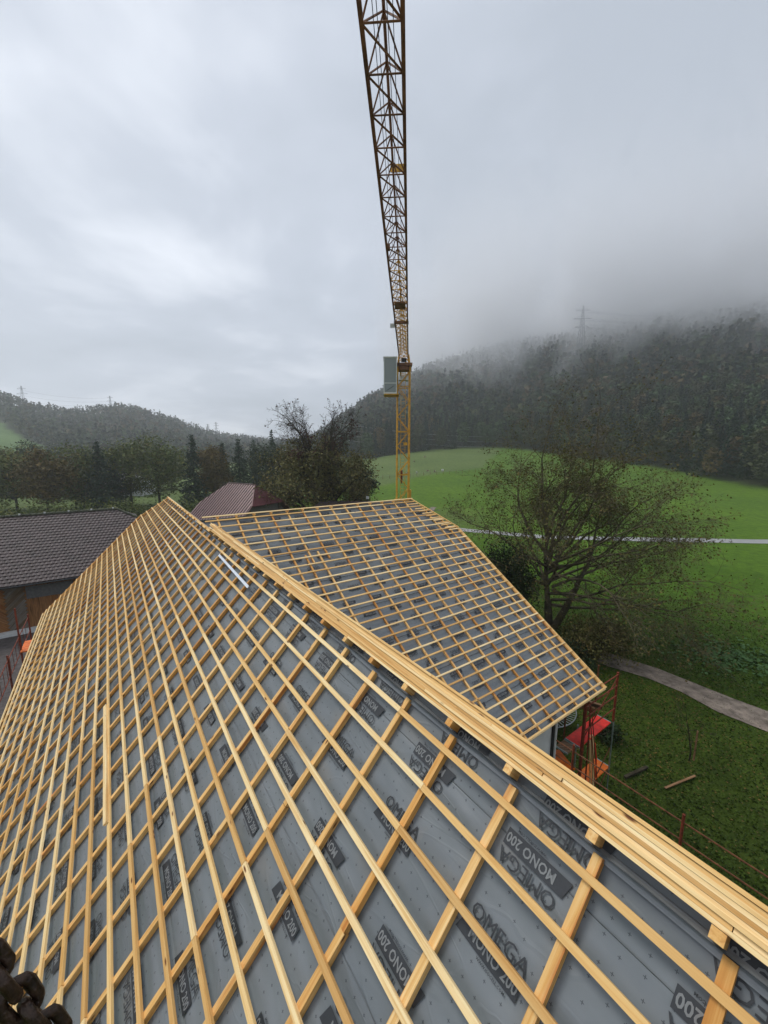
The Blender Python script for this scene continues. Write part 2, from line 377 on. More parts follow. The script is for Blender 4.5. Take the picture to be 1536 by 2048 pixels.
idx = np.arange(nr * na).reshape(nr, na)
i00 = idx[:-1, :]; i10 = idx[1:, :]
F = np.stack([i00, np.roll(i00, -1, 1), np.roll(i10, -1, 1), i10], -1).reshape(-1, 4)
Vt = np.stack([X, Y, ZZ], -1).reshape(-1, 3)
Vt = np.vstack([Vt, [[0, 0, 0]]])
deg = np.degrees(AA); rf = np.interp(deg, fa, fr)
def lerp(a, b, t): return a + (b - a) * t
near = np.array((0.036, 0.056, 0.007)); mid = np.array((0.058, 0.118, 0.006)); bright = np.array((0.080, 0.152, 0.010)); past = np.array((0.105, 0.150, 0.040)); wood_c = np.array((0.03, 0.035, 0.018))
T = np.empty((nr, na, 3)); T[:] = near
t = np.clip((RR - 18) / 30, 0, 1)[..., None]; T = lerp(T, mid, t)
t = np.clip((RR - 60) / 3, 0, 1)[..., None]; T = lerp(T, bright, t)
wig = vnoise(X, Y, 25, 5) * 8
lim = np.interp(deg, [-60, -20, -8, 0, 8, 14, 17, 20], [100, 110, 130, 122, 150, 165, 260, 400])
t = np.clip((RR - lim - wig * .3) / 4, 0, 1)[..., None]; T = lerp(T, past, t)
# a paler patch by the bend of the farm track
t = (np.exp(-((X - 12) / 9) ** 2 - ((Y - 78) / 10) ** 2) * 0.8)[..., None]; T = lerp(T, np.array((0.115, 0.155, 0.04)), np.clip(t, 0, 1))
t = np.clip((RR - rf) / 6, 0, 1)[..., None] * np.ones_like(T); 
leftmeadow = (deg < np.interp(RR, [250, 330, 430, 520], [-37, -38.5, -42.0, -44.5])) & (RR < 520)
T = np.where(leftmeadow[..., None], T, lerp(T, wood_c, t))
T = np.where((leftmeadow & (RR > 240))[..., None], np.array((0.10, 0.17, 0.05)), T)
tint = np.vstack([T.reshape(-1, 3), [near]])
g = fast_mesh('ground', Vt, F, M['grass'], tint=tint)
g.data.polygons.foreach_set('use_smooth', [True] * len(g.data.polygons))
g['kind'] = 'structure'

def ribbon(name, pts, width, mat, dz=0.03, edge=0.15, kind='structure'):
    """a path lying on the terrain, with a ragged edge"""
    P = [np.array(p, float) for p in pts]; V = []; F = []
    fine = []
    for a, b in zip(P[:-1], P[1:]):
        n = max(2, int(np.linalg.norm(b - a) / 1.5))
        for i in range(n): fine.append(a + (b - a) * i / n)
    fine.append(P[-1])
    for i, p in enumerate(fine):
        d = fine[min(i + 1, len(fine) - 1)] - fine[max(i - 1, 0)]; d = d / np.linalg.norm(d); s = np.array((d[1], -d[0]))
        wl = width / 2 + rnd.uniform(-edge, edge); wr = width / 2 + rnd.uniform(-edge, edge)
        for q in (-wl, -wl * .33, wr * .33, wr):
            x, y = p + s * q; V.append((x, y, ter(x, y) + dz))
        if i: 
            for j in range(3): F.append((4 * i - 4 + j, 4 * i - 3 + j, 4 * i + 1 + j, 4 * i + j))
    o = mesh_obj(name, V, F, mat); o['kind'] = kind; return o
ribbon('road', [(-6, 80), (14.5, 67.3), (26, 62.0), (41.5, 60.0), (58, 58.2), (90, 56)], 2.6, M['asphalt'], 0.05, 0.05)
ribbon('path', [(2, 34), (8, 30), (14.0, 26.2), (16.9, 22.9), (20.0, 18.4), (24, 12.5), (30, 4)], 1.9, M['track'], 0.05, 0.25)
ribbon('farm_track', [(14, 67.5), (9.3, 74), (9.2, 82), (11.5, 90)], 1.1, M['track'], 0.05, 0.2)
ribbon('farmyard', [tuple((U * 6 + Vd * -8.0)[:2]), tuple((U * 24 + Vd * -8.5)[:2]), tuple((U * 40 + Vd * -9)[:2])], 22, M['yard'], 0.03, 0.1)

# ------------------------------------------------------------------ farmhouse under re-roofing (two wings)
s1 = R(45.13); s2 = R(31.62)
c1, S1, c2, S2 = math.cos(s1), math.sin(s1), math.cos(s2), math.sin(s2)
n1v = -S1 * Vd + c1 * Z; n2v = -S2 * U + c2 * Z; n1r = S1 * Vd + c1 * Z
RV, RZ = 2.370, -2.396                          # ridge line at batten level
def A1(u, w, off=0.0): return W(u, RV - w * c1, RZ - w * S1) + n1v * off        # left slope; w measured down from the ridge
def A1r(u, w, off=0.0): return W(u, RV + w * c1, RZ - w * S1) + n1r * off
RU2, RZ2 = 14.60, -2.342
G0 = 0.275                                     # first batten below the ridge
def A2(v, w, off=0.0): return W(RU2 - w * c2, v, RZ2 - w * S2) + n2v * off
n2b = S2 * U + c2 * Z
def A2b(v, w, off=0.0): return W(RU2 + w * c2, v, RZ2 - w * S2) + n2b * off
E1 = 8.22; E2 = 10.52                            # slope lengths to the eaves
U0, U1 = -4.0, 25.35                             # near end (out of frame) and far verge of main wing
VE = 13.0
house = thing('farmhouse', tuple(W(8, 2.43, -H)), 'large farmhouse with two wings, its roof bare underlay under a grid of fresh battens', 'building')
MEM = -0.099
def mem_poly(mb, pts): mb.append(pts)
# underlay meshes carry UVs in metres; build as subdivided quads for slight sag
def sheet(name, fn, ulo, uhi, wlo, whi, nu, nw, keep=None, sag=0.012, flip=False, seed=0, period=(0.65, 0.0)):
    us = np.linspace(ulo, uhi, nu); ws = np.linspace(wlo, whi, nw); V = []; uv = []
    for a in us:
        for b in ws:
            s_ = -sag * abs(math.sin(math.pi * (a - period[1]) / period[0])) + 0.006 * math.sin(a * 3.3 + b * 2.1 + seed) * math.sin(b * 5.0 + seed)
            if callable(whi): pass
            V.append(fn(a, b, MEM + s_)); uv.append((a, b))
    F = []
    for i in range(nu - 1):
        for j in range(nw - 1):
            q = (i * nw + j, (i + 1) * nw + j, (i + 1) * nw + j + 1, i * nw + j + 1)
            am = (us[i] + us[i + 1]) / 2; bm = (ws[j] + ws[j + 1]) / 2
            if keep is None or keep(am, bm): F.append(q[::-1] if flip else q)
    o = mesh_obj(name, V, F, M['underlay'], house, smooth=True)
    l = o.data.uv_layers.new(name='UVMap')
    vi = np.empty(len(o.data.loops), int); o.data.loops.foreach_get('vertex_index', vi)
    l.data.foreach_set('uv', np.array(uv, np.float32)[vi].ravel())
    return o
CU = [0.32 + 0.635 * k for k in range(-6, 40)]       # rafter lines of the main wing
# left slope (a ragged strip pulled over the ridge), cut by the half hip at the far end
def keepA(a, b): return b > (a - 22.82) / (U1 - 22.82) * 1.75
sheet('underlay', A1, U0, U1, -0.02, E1, 330, 42, keepA, 0.014, flip=False, seed=1, period=(0.635, 0.32))
def keepAr(a, b):
    v = RV + b * c1
    return (b > (a - 22.82) / (U1 - 22.82) * 1.75) and not (5.0 < a < 24.5 and v > RV + 0.613 * abs(RU2 - a) + 0.12 and v > RV)
sheet('underlay', A1r, U0, U1, -0.02, E1, 150, 60, keepAr, 0.010, flip=True, seed=2)
VAL = lambda w: 2.43 + 0.613 * (w * c2)
sheet('underlay', A2, 2.2, VE, -0.02, E2, 140, 66, lambda a, b: a > VAL(b) - 0.2 and b > (a - 11.8) / (VE - 11.8) * 2.3, 0.020, flip=False, seed=3, period=(0.64, 2.99))
sheet('underlay', A2b, 2.2, VE, -0.02, E2, 60, 30, lambda a, b: a > VAL(b) - 0.2 and b > (a - 11.8) / (VE - 11.8) * 2.3, 0.0, flip=True, seed=4)
# rounded fold of the underlay over the ridge
fd = MB(); V_ = []; F_ = []; nn_ = 9; us_ = np.arange(U0, 22.85, .16)
for i_, u_ in enumerate(us_):
    for j_ in range(nn_):
        a_ = R(-62 + 124 * j_ / (nn_ - 1)); rr_ = .062 + .006 * math.sin(u_ * 2.3) + .004 * math.sin(u_ * 7.1)
        V_.append(W(u_, RV + math.sin(a_) * rr_ + .006 * math.sin(u_ * 1.7), RZ + MEM / c1 - .052 + math.cos(a_) * rr_ + .003 * math.sin(u_ * 5.1)))
    if i_:
        for j_ in range(nn_ - 1): b_ = i_ * nn_ + j_; F_.append((b_ - nn_, b_, b_ + 1, b_ - nn_ + 1))
fold = mesh_obj('ridge_fold', V_, F_, M['fold'], house, True)
# half hips
hb = MB()
hb.add([W(22.8, RV, RZ - .12), A1(U1, 1.75, MEM), A1r(U1, 1.75, MEM)], [(0, 2, 1)])
hb.add([W(RU2, 11.8, RZ2 - .1), A2(VE, 2.3, MEM), A2b(VE, 2.3, MEM)], [(0, 1, 2)])
o = hb.build('hip_underlay', M['underlay'], house); o.data.uv_layers.new(name='UVMap')
# lap edges of the underlay rolls
lap = MB()
for wv in (0.42, 1.86, 3.3, 4.74, 6.18, 7.6):
    for i in range(44):
        a0 = U0 + (U1 - U0) * i / 44; a1 = U0 + (U1 - U0) * (i + 1) / 44
        if wv < (a1 - 22.82) / (U1 - 22.82) * 1.75: continue
        lap.add([A1(a0, wv - .0, MEM + .005), A1(a1, wv - .0, MEM + .005), A1(a1, wv + .006, MEM - .004), A1(a0, wv + .006, MEM - .004)], [(0, 3, 2, 1)])
for wv in np.arange(0.9, E2, 1.38):
    for i in range(20):
        v0 = VAL(wv) + (VE - VAL(wv)) * i / 20; v1 = VAL(wv) + (VE - VAL(wv)) * (i + 1) / 20
        lap.add([A2(v0, wv, MEM + .008), A2(v1, wv, MEM + .008), A2(v1, wv + .014, MEM - .012), A2(v0, wv + .014, MEM - .012)], [(0, 3, 2, 1)])
_lp = lap.build('underlay_lap', M['underlay'], house); _lp['kind'] = 'stuff'; _lp.data.uv_layers.new(name='UVMap')

# --- printed lettering on the underlay
def text_mesh(body, size, xs=1.0, off=0.0, res=2, space=1.0):
    cu = bpy.data.curves.new('t', 'FONT'); cu.body = body; cu.size = size; cu.resolution_u = res; cu.offset = off; cu.space_character = space
    ob = bpy.data.objects.new('t', cu); col.objects.link(ob)
    me = bpy.data.meshes.new_from_object(ob); V = np.array([q.co[:] for q in me.vertices]); F = [tuple(p.vertices) for p in me.polygons]
    bpy.data.objects.remove(ob); bpy.data.curves.remove(cu); bpy.data.meshes.remove(me)
    V[:, 0] = (V[:, 0] - V[:, 0].min()) * xs; V[:, 1] -= 0
    return V[:, :2], F, V[:, 0].max()
tO = text_mesh('OMEGA', 0.126, 1.0, 0.0); tM = text_mesh('MONO 200', 0.088, 0.80, 0.0020); tW = text_mesh('WWW.ISOCELL.COM', 0.023, 1.0, 0.0003, 1)
def stamp(fn, cu_, cw, flip, dark, light, scale=1.0):
    sg = -1 if flip else 1
    def put(mb, V2, F, ox, oy, off):
        P = []
        for x_, y_ in V2:
            X_ = (x_ + ox) * sg * scale; Y_ = (y_ + oy) * sg * scale
            P.append(fn(cu_ - X_, cw - Y_, MEM + off))      # text runs toward -u, its top points to the ridge
        mb.add(P, F)
    put(dark, tO[0] * np.array([0.43 / tO[2], 1]), tO[1], -0.215, 0.052, 0.006)
    put(dark, [(-0.265, -0.074), (0.215, -0.074), (0.215, 0.034), (-0.235, 0.034)], [(0, 1, 2, 3)], 0, 0, 0.006)
    put(light, tM[0] * np.array([0.37 / tM[2], 1]), tM[1], -0.165, -0.050, 0.009)
    put(dark, tW[0], tW[1], -tW[2] / 2 + .04, -0.10, 0.006)
pdk, plt_ = MB(), MB()
rows_p = [(-0.13 + .36, 0.20, True)]
for r_ in range(0, 14):
    wv = G0 + 0.17 + 0.56 * r_
    flip = r_ % 2 == 0
    for k_ in range(-3, 25):
        uu = 1.24 + 1.03 * k_ + (0.05 if flip else 0.06) + (0.0 if r_ % 2 == 0 else 0.0) + (0.52 if (r_ // 1) % 4 in (2, 3) else 0.0) * (1 if r_ > 1 else 0) + rnd.uniform(-.03, .03)
        if uu > 23.5 or wv > E1 - .2: continue
        if uu > 15 and wv > 3: continue
        stamp(A1, uu, wv, flip, pdk, plt_)
for k_ in range(-2, 13): stamp(A1, 1.16 + 1.0 * k_, G0 - .17, True, pdk, plt_)
def A2s(a, b, off): return A2(-a, b, off)
for r_ in range(0, 19):
    wv = 0.35 + 0.555 * r_
    for k_ in range(0, 11):
        v_ = 2.9 + 1.03 * k_ + (0.5 if r_ % 2 else 0.0)
        if v_ < VAL(wv) + .3 or v_ > VE - .3 or wv < (v_ + .3 - 11.8) / (VE - 11.8) * 2.3: continue
        stamp(A2s, -v_, wv, r_ % 2 == 0, pdk, plt_)
um = [o_ for o_ in house.children if o_.name.startswith('underlay')][0]
tag(pdk.build('printed_lettering', M['print_dark'], um), kind='stuff', label='dark OMEGA wording and boxes printed on the underlay')
tag(plt_.build('printed_lettering', M['print_light'], um), kind='stuff', label='pale MONO 200 lettering reversed out of the dark boxes')

# --- counter battens (up and down the slope), with random joints
def jit(a): return rnd.uniform(-a, a)
CH, CW = 0.060, 0.058
OC = MEM + CH / 2 + 0.004
for k_, uu in enumerate(CU):
    if uu > U1 - 0.1 or uu < U0: continue
    top = G0 - .15 + jit(.015)
    if uu > 22.82: top = (uu - 22.82) / (U1 - 22.82) * 1.75 + .05
    cuts = [top] + sorted(rnd.uniform(1.6, 6.8) for _ in range(1 if k_ % 2 else 2)) + [E1 + jit(.01)]
    j0 = jit(.012)
    for a, b in zip(cuts[:-1], cuts[1:]):
        j1 = jit(.012)
        board('counter_batten', A1(uu + j0, a, OC), A1(uu + j1, b - .004, OC), CW + jit(.003), CH, n1v, M['counter'], house); j0 = j1 + jit(.008)
board('counter_batten', A1(U1 - .05, 1.8, OC), A1(U1 - .05, E1, OC), CW, CH, n1v, M['counter'], house)
board('hip_batten', A1(22.7, .02, OC), A1(U1, 1.75, OC), CW, CH, n1v, M['counter'], house)
# right slope of the main wing: counter battens start just over the fold
for k_, uu in enumerate(CU):
    if uu > U1 - 0.1 or uu < U0: continue
    lim_ = E1
    if 5.9 < uu < RU2: lim_ = (0.613 * (RU2 - uu)) / c1 - .1
    elif uu >= RU2: lim_ = min(E1, (0.613 * (uu - RU2)) / c1 + .05)
    top = -0.05 if uu < 22.82 else (uu - 22.82) / (U1 - 22.82) * 1.75 + .05
    if lim_ - top > .35:
        board('counter_batten', A1r(uu + .05 + jit(.01), top, OC), A1r(uu + .05 + jit(.01), lim_, OC), 0.062, CH, n1r, M['counter'], house)
# --- battens along the main wing: cut boards about 4 m long
BW, BT = 0.050, 0.030
OB = OC + CH / 2 + BT / 2 + 0.001
JO = lambda: 0.32 + 0.635 * rnd.choice([5, 6, 7])
for i in range(24):
    wv = G0 + 0.34 * i + (0 if i < 23 else -0.13)
    end = U1 + .04 if wv > 1.75 else 22.82 + (U1 - 22.82) * wv / 1.75 + .04
    cuts = [U0]; x_ = U0 + rnd.choice([1.6, 2.2, 2.9, 3.5, 4.1])
    while x_ < end - 1.0:
        q = 0.32 + 0.635 * round((x_ - 0.32) / 0.635); cuts.append(q); x_ += rnd.choice([3.175, 3.81, 4.445, 4.445, 5.08])
    cuts.append(end)
    j0 = jit(.008)
    for a, b in zip(cuts[:-1], cuts[1:]):
        j1 = jit(.009)
        board('batten', A1(a, wv + j0, OB), A1(b - .003, wv + j1, OB), BW + jit(.002), BT, n1v, M['batten'], house); j0 = j1 + jit(.006)
board('batten', A1(U0, E1 - .03, OB), A1(10, E1 - .03, OB), BW, BT, n1v, M['batten'], house)
board('batten', A1(10.003, E1 - .03, OB), A1(U1, E1 - .03, OB), BW, BT, n1v, M['batten'], house)
for i in range(10):                                    # first rows of the far-side slope
    wv = 0.62 + 0.34 * i
    if i == 0: continue
    e_ = min(RU2, RU2 - wv * c1 / 0.613 - .1)
    board('batten', A1r(U0, wv, OB), A1r(min(1.5, e_), wv, OB), BW, BT, n1r, M['batten'], house)
    if e_ > 2: board('batten', A1r(1.503, wv, OB), A1r(e_, wv, OB), BW, BT, n1r, M['batten'], house)
    if 22.82 - (RU2 + wv * c1 / 0.613) > .5: board('batten', A1r(RU2 + wv * c1 / 0.613 + .1, wv, OB), A1r(22.9, wv, OB), BW, BT, n1r, M['batten'], house)
# far stretch of ridge: two planks left and right of the fold beyond the pile
for a, b in ((12.6, 17.6), (17.61, 22.85)):
    board('ridge_board', A1r(a, .05, OB + .012), A1r(b, .05, OB + .012), 0.10, 0.03, n1r, M['batten'], house)
    board('ridge_board', A1(a, .045, OB), A1(b, .045, OB), 0.085, 0.03, n1v, M['batten'], house)
# fascia and barge boards
board('fascia', A1(U0, E1 + .015, OC - .05), A1(U1, E1 + .015, OC - .05), 0.03, 0.16, n1v, M['counter'], house)
board('barge_board', A1(U1 + .03, 1.7, OC - .04), A1(U1 + .03, E1, OC - .04), 0.03, 0.16, n1v, M['counter'], house)

# --- second wing
CV = [2.99 + 0.64 * k for k in range(14)] + [12.03, 12.50, 12.94]
for k_, vv in enumerate(CV):
    top = -0.03 if vv < 11.7 else (vv - 11.8) / (VE - 11.8) * 2.3 + .06
    bot = min(E2 - .02, (vv - RV) / 0.613 / c2 - 0.10 + .30)
    cuts = [top]; 
    if bot > 4: cuts += [rnd.uniform(2.0, bot - 1.5)]
    cuts.append(bot)
    j0 = 0; sh = 0
    for q, (a, b) in enumerate(zip(cuts[:-1], cuts[1:])):
        if vv in (CV[4], CV[5]) and q == 1: sh = -0.16 if vv == CV[4] else -0.30
        a_ = a - (0.4 if sh else 0)
        board('counter_batten', A2(vv + sh + jit(.01), a_, OC), A2(vv + sh + jit(.01), b, OC), 0.058, CH, n2v, M['counter'], house)
for j in range(31):
    wv = 0.20 + 0.34 * j + (-0.08 if j == 30 else 0)
    lo = VAL(wv) + .02; hi = VE + .02 if wv > 2.3 else 11.8 + (VE - 11.8) * wv / 2.3 + .05
    cuts = [lo]; x_ = lo + rnd.choice([2.2, 2.9, 3.5])
    while x_ < hi - 1.2: cuts.append(2.99 + 0.64 * round((x_ - 2.99) / 0.64)); x_ += rnd.choice([3.2, 3.84, 4.48])
    cuts.append(hi)
    for a, b in zip(cuts[:-1], cuts[1:]):
        board('batten', A2(a, wv + jit(.006), OB), A2(b - .003, wv + jit(.006), OB), BW, BT, n2v, M['batten'], house)
board('batten', A2(VAL(E2) - .2, E2 - .02, OB), A2(VE + .03, E2 - .02, OB), BW, BT, n2v, M['batten'], house)
board('batten', A2(VAL(E2) - .2, E2 - .19, OB), A2(VE + .03, E2 - .19, OB), BW, BT, n2v, M['batten'], house)
board('verge_batten', A2(VE - .005, 2.3, OC + .005), A2(VE - .005, E2, OC + .005), 0.075, CH, n2v, M['batten'], house)
# doubled short battens along the half hip
for q in np.linspace(0.04, 0.98, 13):
    wv = 2.3 * q; vv = 11.8 + (VE - 11.8) * q
    board('hip_batten', A2(vv - .62, wv + .1, OB - .004), A2(vv + .02, wv + .1, OB - .004), BW, BT, n2v, M['batten'], house)
board('hip_batten', A2(11.75, .0, OB + .02), A2(VE, 2.3, OB + .02), 0.055, 0.03, n2v, M['batten'], house)
board('ridge_board', A2(2.5, -.02, OB + .01), A2(7.2, -.02, OB + .01), 0.05, 0.03, n2v, M['batten'], house)
board('ridge_board', A2(7.21, -.02, OB + .01), A2(11.85, -.02, OB + .01), 0.05, 0.03, n2v, M['batten'], house)
for vv in CV[:14]:
    board('counter_batten', A2b(vv + .02, -.05, OC), A2b(vv + .02, min(6.0, (vv - RV) / .613 / c2 + .5), OC), 0.056, CH, n2b, M['counter'], house)
board('fascia', A2(VAL(E2) - .1, E2 + .02, OC - .03), A2(VE, E2 + .02, OC - .03), 0.03, 0.07, n2v, M['batten'], house)
board('barge_board', A2(VE + .035, 2.3, OC - .03), A2(VE + .035, E2, OC - .03), 0.028, 0.14, n2v, M['batten'], house)

# --- walls
wl = MB()
def wall(mb, u0, v0, u1, v1, z0, z1, th=0.3):
    a = W(u0, v0, 0)[:2]; b = W(u1, v1, 0)[:2]; d = (b - a) / np.linalg.norm(b - a); s = np.array((d[1], -d[0]))
    c = (a + b) / 2
    mb.box((c[0], c[1], (z0 + z1) / 2), (d[0], d[1], 0), (s[0], s[1], 0), (0, 0, 1), np.linalg.norm(b - a), th, z1 - z0)
vL = RV - E1 * c1 + .75; vR = RV + E1 * c1 - .75
ez = H + RZ - E1 * S1 + .45
wall(wl, U0 + .5, vL, U1 - .7, vL, 0, ez); wall(wl, U0 + .5, vR, 5.9, vR, 0, ez)
wall(wl, U1 - .85, vL + .16, U1 - .85, vR - .16, 0, ez)
wall(wl, 6.10, vR + .16, 6.10, 10.40, 0, ez - .12); wall(wl, 6.26, 10.25, 22.5, 10.25, 0, ez - .12)
# gable triangle at the far end
P = [A1(U1 - .8, E1 - .9, -.25), A1(U1 - .8, 2.1, -.25), A1r(U1 - .8, 2.1, -.25), A1r(U1 - .8, E1 - .9, -.25)]
wl.slab(P, U, .25)
wl.build('wall', M['render'], house)
dp = MB(); p = W(5.88, 10.50, 0); dp.tube((p[0], p[1], 0.1), (p[0], p[1], ez - .45), 0.05, 0.05, 8); dp.build('downpipe', M['white'], house)
dp = MB(); p = W(5.93, 10.43, 0); dp.bar((p[0], p[1], 0.0), (p[0], p[1], ez - .35), 0.12, 0.06); dp.build('corner_trim', M['dark_metal'], house)

# ------------------------------------------------------------------ loose battens piled along the ridge
grp = 'loose battens piled along the ridge'
LAB = 'long pale batten lying in the loose pile along the main ridge'
PT = 0.024; nlay = 9; seg_n = {}; ORD = ['topmost', 'second', 'third', 'fourth', 'fifth', 'sixth', 'seventh', 'eighth', 'lowest']; LEN = ['nearest', 'second', 'third', 'fourth', 'fifth', 'sixth']
for lay in range(nlay):
    hgt = OC + CH / 2 + 0.003 + PT / 2 + lay * (PT + .001)
    for row in range(2):
        x_ = U0 + rnd.uniform(0, 2.0)
        first = U0
        while x_ < 13.2:
            L_ = rnd.choice([4.0, 4.8, 5.2])
            if lay > 4 and x_ < 3 and False: pass
            b_ = min(x_ + L_, 12.7 + rnd.uniform(-.5, .5))
            if b_ - x_ > .8:
                seg_n[(lay, row)] = seg_n.get((lay, row), -1) + 1
                ww = -0.005 + row * (BW + .004) + jit(.004) + (0.009 * math.sin(lay * 2.1))
                o = board('loose_batten', A1r(x_, ww, hgt), A1r(b_, ww + jit(.012), hgt + (jit(.002))), BW - .001, PT, n1r, M['batten'])
                tag(o, 'loose batten in the ridge pile, %s layer, %s length from the viewer%s' % (ORD[nlay - 1 - lay], LEN[seg_n[(lay, row)]], ', outer row' if row else ''), 'batten', grp)
            x_ += L_ + .004
# single loose board on the left slope and the straightedge
tag(board('loose_batten', A1(6.2, G0 + 3.76, OB + BT + .006), A1(9.4, G0 + 3.78, OB + BT + .006), BW + .012, 0.035, n1v, M['batten']),
    'single loose board lying along a batten low on the left slope', 'board')
st = MB(); a = A1(7.75, .36 + .17, OC + .055 - .02 + .02); b = A1(10.5, .36 + .10, OC + .055)
o = board('straightedge', A1(7.72, G0 + .165, OC + CH / 2 + .012), A1(10.45, G0 + .10, OC + CH / 2 + .012), 0.055, 0.018, n1v, M['alu'])
tag(o, 'shiny aluminium straightedge lying across the counter battens near the main ridge', 'straightedge')

# ------------------------------------------------------------------ scaffold at the right corner of the second wing
scf = thing('scaffold', tuple(W(6.0, 13.2, -H)), 'rusty tube scaffold with red and orange decks at the corner of the second wing', 'scaffold')
def tubepart(name, a, b, r, mat, par=scf):
    o = MB().tube(a, b, r, r, 8).build(name, mat, par); return o
pR = (5.92, 14.42); pL = (5.95, 12.35); pR2 = (6.6, 14.42); pL2 = (6.6, 12.35)
tubepart('post', W(*pR, -9.9), W(*pR, -7.95), .042, M['rust'])
tubepart('post', W(pR[0] - .02, pR[1], -H), W(pR[0] - .02, pR[1], -9.9), .026, M['zinc'])
tubepart('post', W(6.62, 13.3, -H), W(6.62, 13.3, -10.0), .026, M['zinc'])
tubepart('post', W(*pL, -H), W(*pL, -8.0), .055, M['rust'])
tubepart('post', W(pL[0] + .05, pL[1] + .14, -H), W(pL[0] + .02, pL[1] + .12, -8.2), .028, M['rust'])
tubepart('post', W(pL[0] - .05, pL[1] + .42, -H), W(pL[0], pL[1] + .36, -8.6), .026, M['rust'])
tubepart('post', W(*pR2, -H), W(*pR2, -8.0), .030, M['rust_brown'])
tubepart('post', W(*pL2, -H), W(*pL2, -8.4), .030, M['rust_brown'])
for zz in (-8.02, -8.45, -8.85, -9.35): tubepart('guard_rail', W(5.9, 12.3, zz), W(5.9, 14.45, zz), .022, M['rust'])
tubepart('brace', W(5.93, 12.4, -9.6), W(5.93, 14.4, -8.2), .018, M['rust'])
tubepart('brace', W(5.93, 12.4, -12.6), W(5.93, 14.4, -11.0), .018, M['rust_brown'])
tubepart('brace', W(5.93, 12.4, -13.6), W(5.93, 14.4, -11.9), .018, M['rust_brown'])
tubepart('brace', W(5.95, 12.5, -8.2), W(5.5, 12.6, -11.4), .016, M['rust'])
tubepart('brace', W(5.95, 12.8, -8.8), W(5.6, 12.9, -11.4), .016, M['rust'])
def deck(name, u0, v0, u1, v1, z, mat, ends=True, lab=None, th=.045):
    mb = MB(); c = W((u0 + u1) / 2, (v0 + v1) / 2, z)
    mb.box(c, U, Vd, Z, u1 - u0, v1 - v0, th); o = mb.build(name, mat, scf)
    if lab: o['label'] = lab
    if ends:
        m2 = MB()
        for vv in (v0 - .02, v1 + .02): MB().box(W((u0 + u1) / 2, vv, z + .002), U, Vd, Z, u1 - u0 + .01, .04, th + .01).build('deck_end', M['zinc'], o)
deck('deck_board', 5.98, 12.27, 6.50, 14.38, -10.0, M['red'], True, 'bright red deck board')
deck('deck_board', 6.08, 11.7, 6.50, 12.18, -10.03, M['old_wood'], True, 'weathered brown deck board')
deck('deck_board', 6.0, 13.3, 6.52, 14.66, -12.0, M['orange'], True, 'orange lower deck board')
o = MB().box(W(6.35, 11.82, -10.5), (U * .80 + Vd * .55 - Z * .2) / 1.0, (Vd * .80 - U * .55), Z, 1.15, .42, .045).build('deck_board', M['orange'], scf); o['label'] = 'tilted orange board beside the wall'
for v0, zz in ((12.0, -8.75), (12.55, -8.85)):
    board('bracket_beam', W(7.9, v0 - .1, zz), W(6.1, v0 + 1.3, zz - .35), .10, .16, (0, 0, 1), M['old_wood'], scf)
board('bracket_beam', W(7.6, 11.7, -8.7), W(6.5, 13.9, -8.9), .12, .10, (0, 0, 1), M['old_wood'], scf)
for k_, (du, dv) in enumerate(((0, 0), (.05, .04), (.09, -.03))):
    tag(board('leaning_batten', W(5.25 + du, 12.35 + dv, -13.6), W(5.95 + du, 13.05 + dv, -9.9), .05, .03, (1, 0, 0), M['batten']),
        ['pale batten leaning upright against the red scaffold deck', 'pale batten leaning on the scaffold, middle of three', 'pale batten leaning on the scaffold, nearest the wall'][k_], 'batten')
sm = MB(); sm.path([W(5.8, 12.9, -10.0), W(5.75, 13.0, -10.6), W(5.7, 12.95, -11.1), W(5.75, 13.1, -11.4)], .022, 6)
tag(sm.build('strap', M['red'], None), 'red tie strap hanging down from the red scaffold deck', 'strap')

# long scaffold along the right eaves of the main wing
sc2 = thing('eaves_scaffold', tuple(W(0, 9.6, -H)), 'rusty guard rails of the scaffold running along the right eaves below the ridge pile', 'scaffold')
for u0 in (-3.0, -0.2, 2.38, 4.9):
    tubepart('post', W(u0, 9.72, -H), W(u0, 9.72, -7.95), .030, M['rust'], sc2)
    tubepart('post', W(u0, 9.05, -H), W(u0, 9.05, -9.4), .026, M['rust_brown'], sc2)
for zz, vv in ((-8.15, 9.72), (-8.62, 9.74), (-9.2, 9.0)):
    for a, b in ((-4, -.2), (-.19, 2.38), (2.39, 5.4)):
        tubepart('guard_rail', W(a, vv, zz), W(b, vv, zz), .018, M['rust_brown'], sc2)
for a in (-3, -.2, 2.38):
    o = MB().box(W(a + 1.25, 9.38, -9.75), U, Vd, Z, 2.5, .6, .05).build('deck_board', M['old_wood'], sc2)

# left yard-side scaffold
lsc = thing('yard_scaffold', tuple(W(20, -4.0, -H)), 'red-brown mesh guard rail scaffold below the left eaves beside the yard', 'scaffold')
vv = -4.0
for u0, zt in ((11.0, -8.2), (14.4, -8.2), (17.8, -8.2), (20.6, -8.15), (23.05, -7.0), (25.6, -8.2)):
    tubepart('post', W(u0, vv, -H), W(u0, vv, zt), .035, M['rust'], lsc)
for zz in (-8.35, -9.05):
    tubepart('guard_rail', W(10, vv, zz), W(25.7, vv, zz), .020, M['rust'], lsc)
for q in np.arange(10.3, 25, .62): tubepart('rail_bar', W(q, vv, -9.05), W(q, vv, -8.35), .009, M['rust'], lsc)
for a in (11.2, 14.6, 18.0):
    MB().box(W(a + 1.6, -3.62, -9.75), U, Vd, Z, 3.2, .6, .05).build('deck_board', M['zinc'], lsc)
o = MB().box(W(23.4, -3.72, -9.0), U, Vd, Z, 1.25, .55, .05).build('deck_board', M['orange'], lsc); o['label'] = 'orange deck board at the far bay'

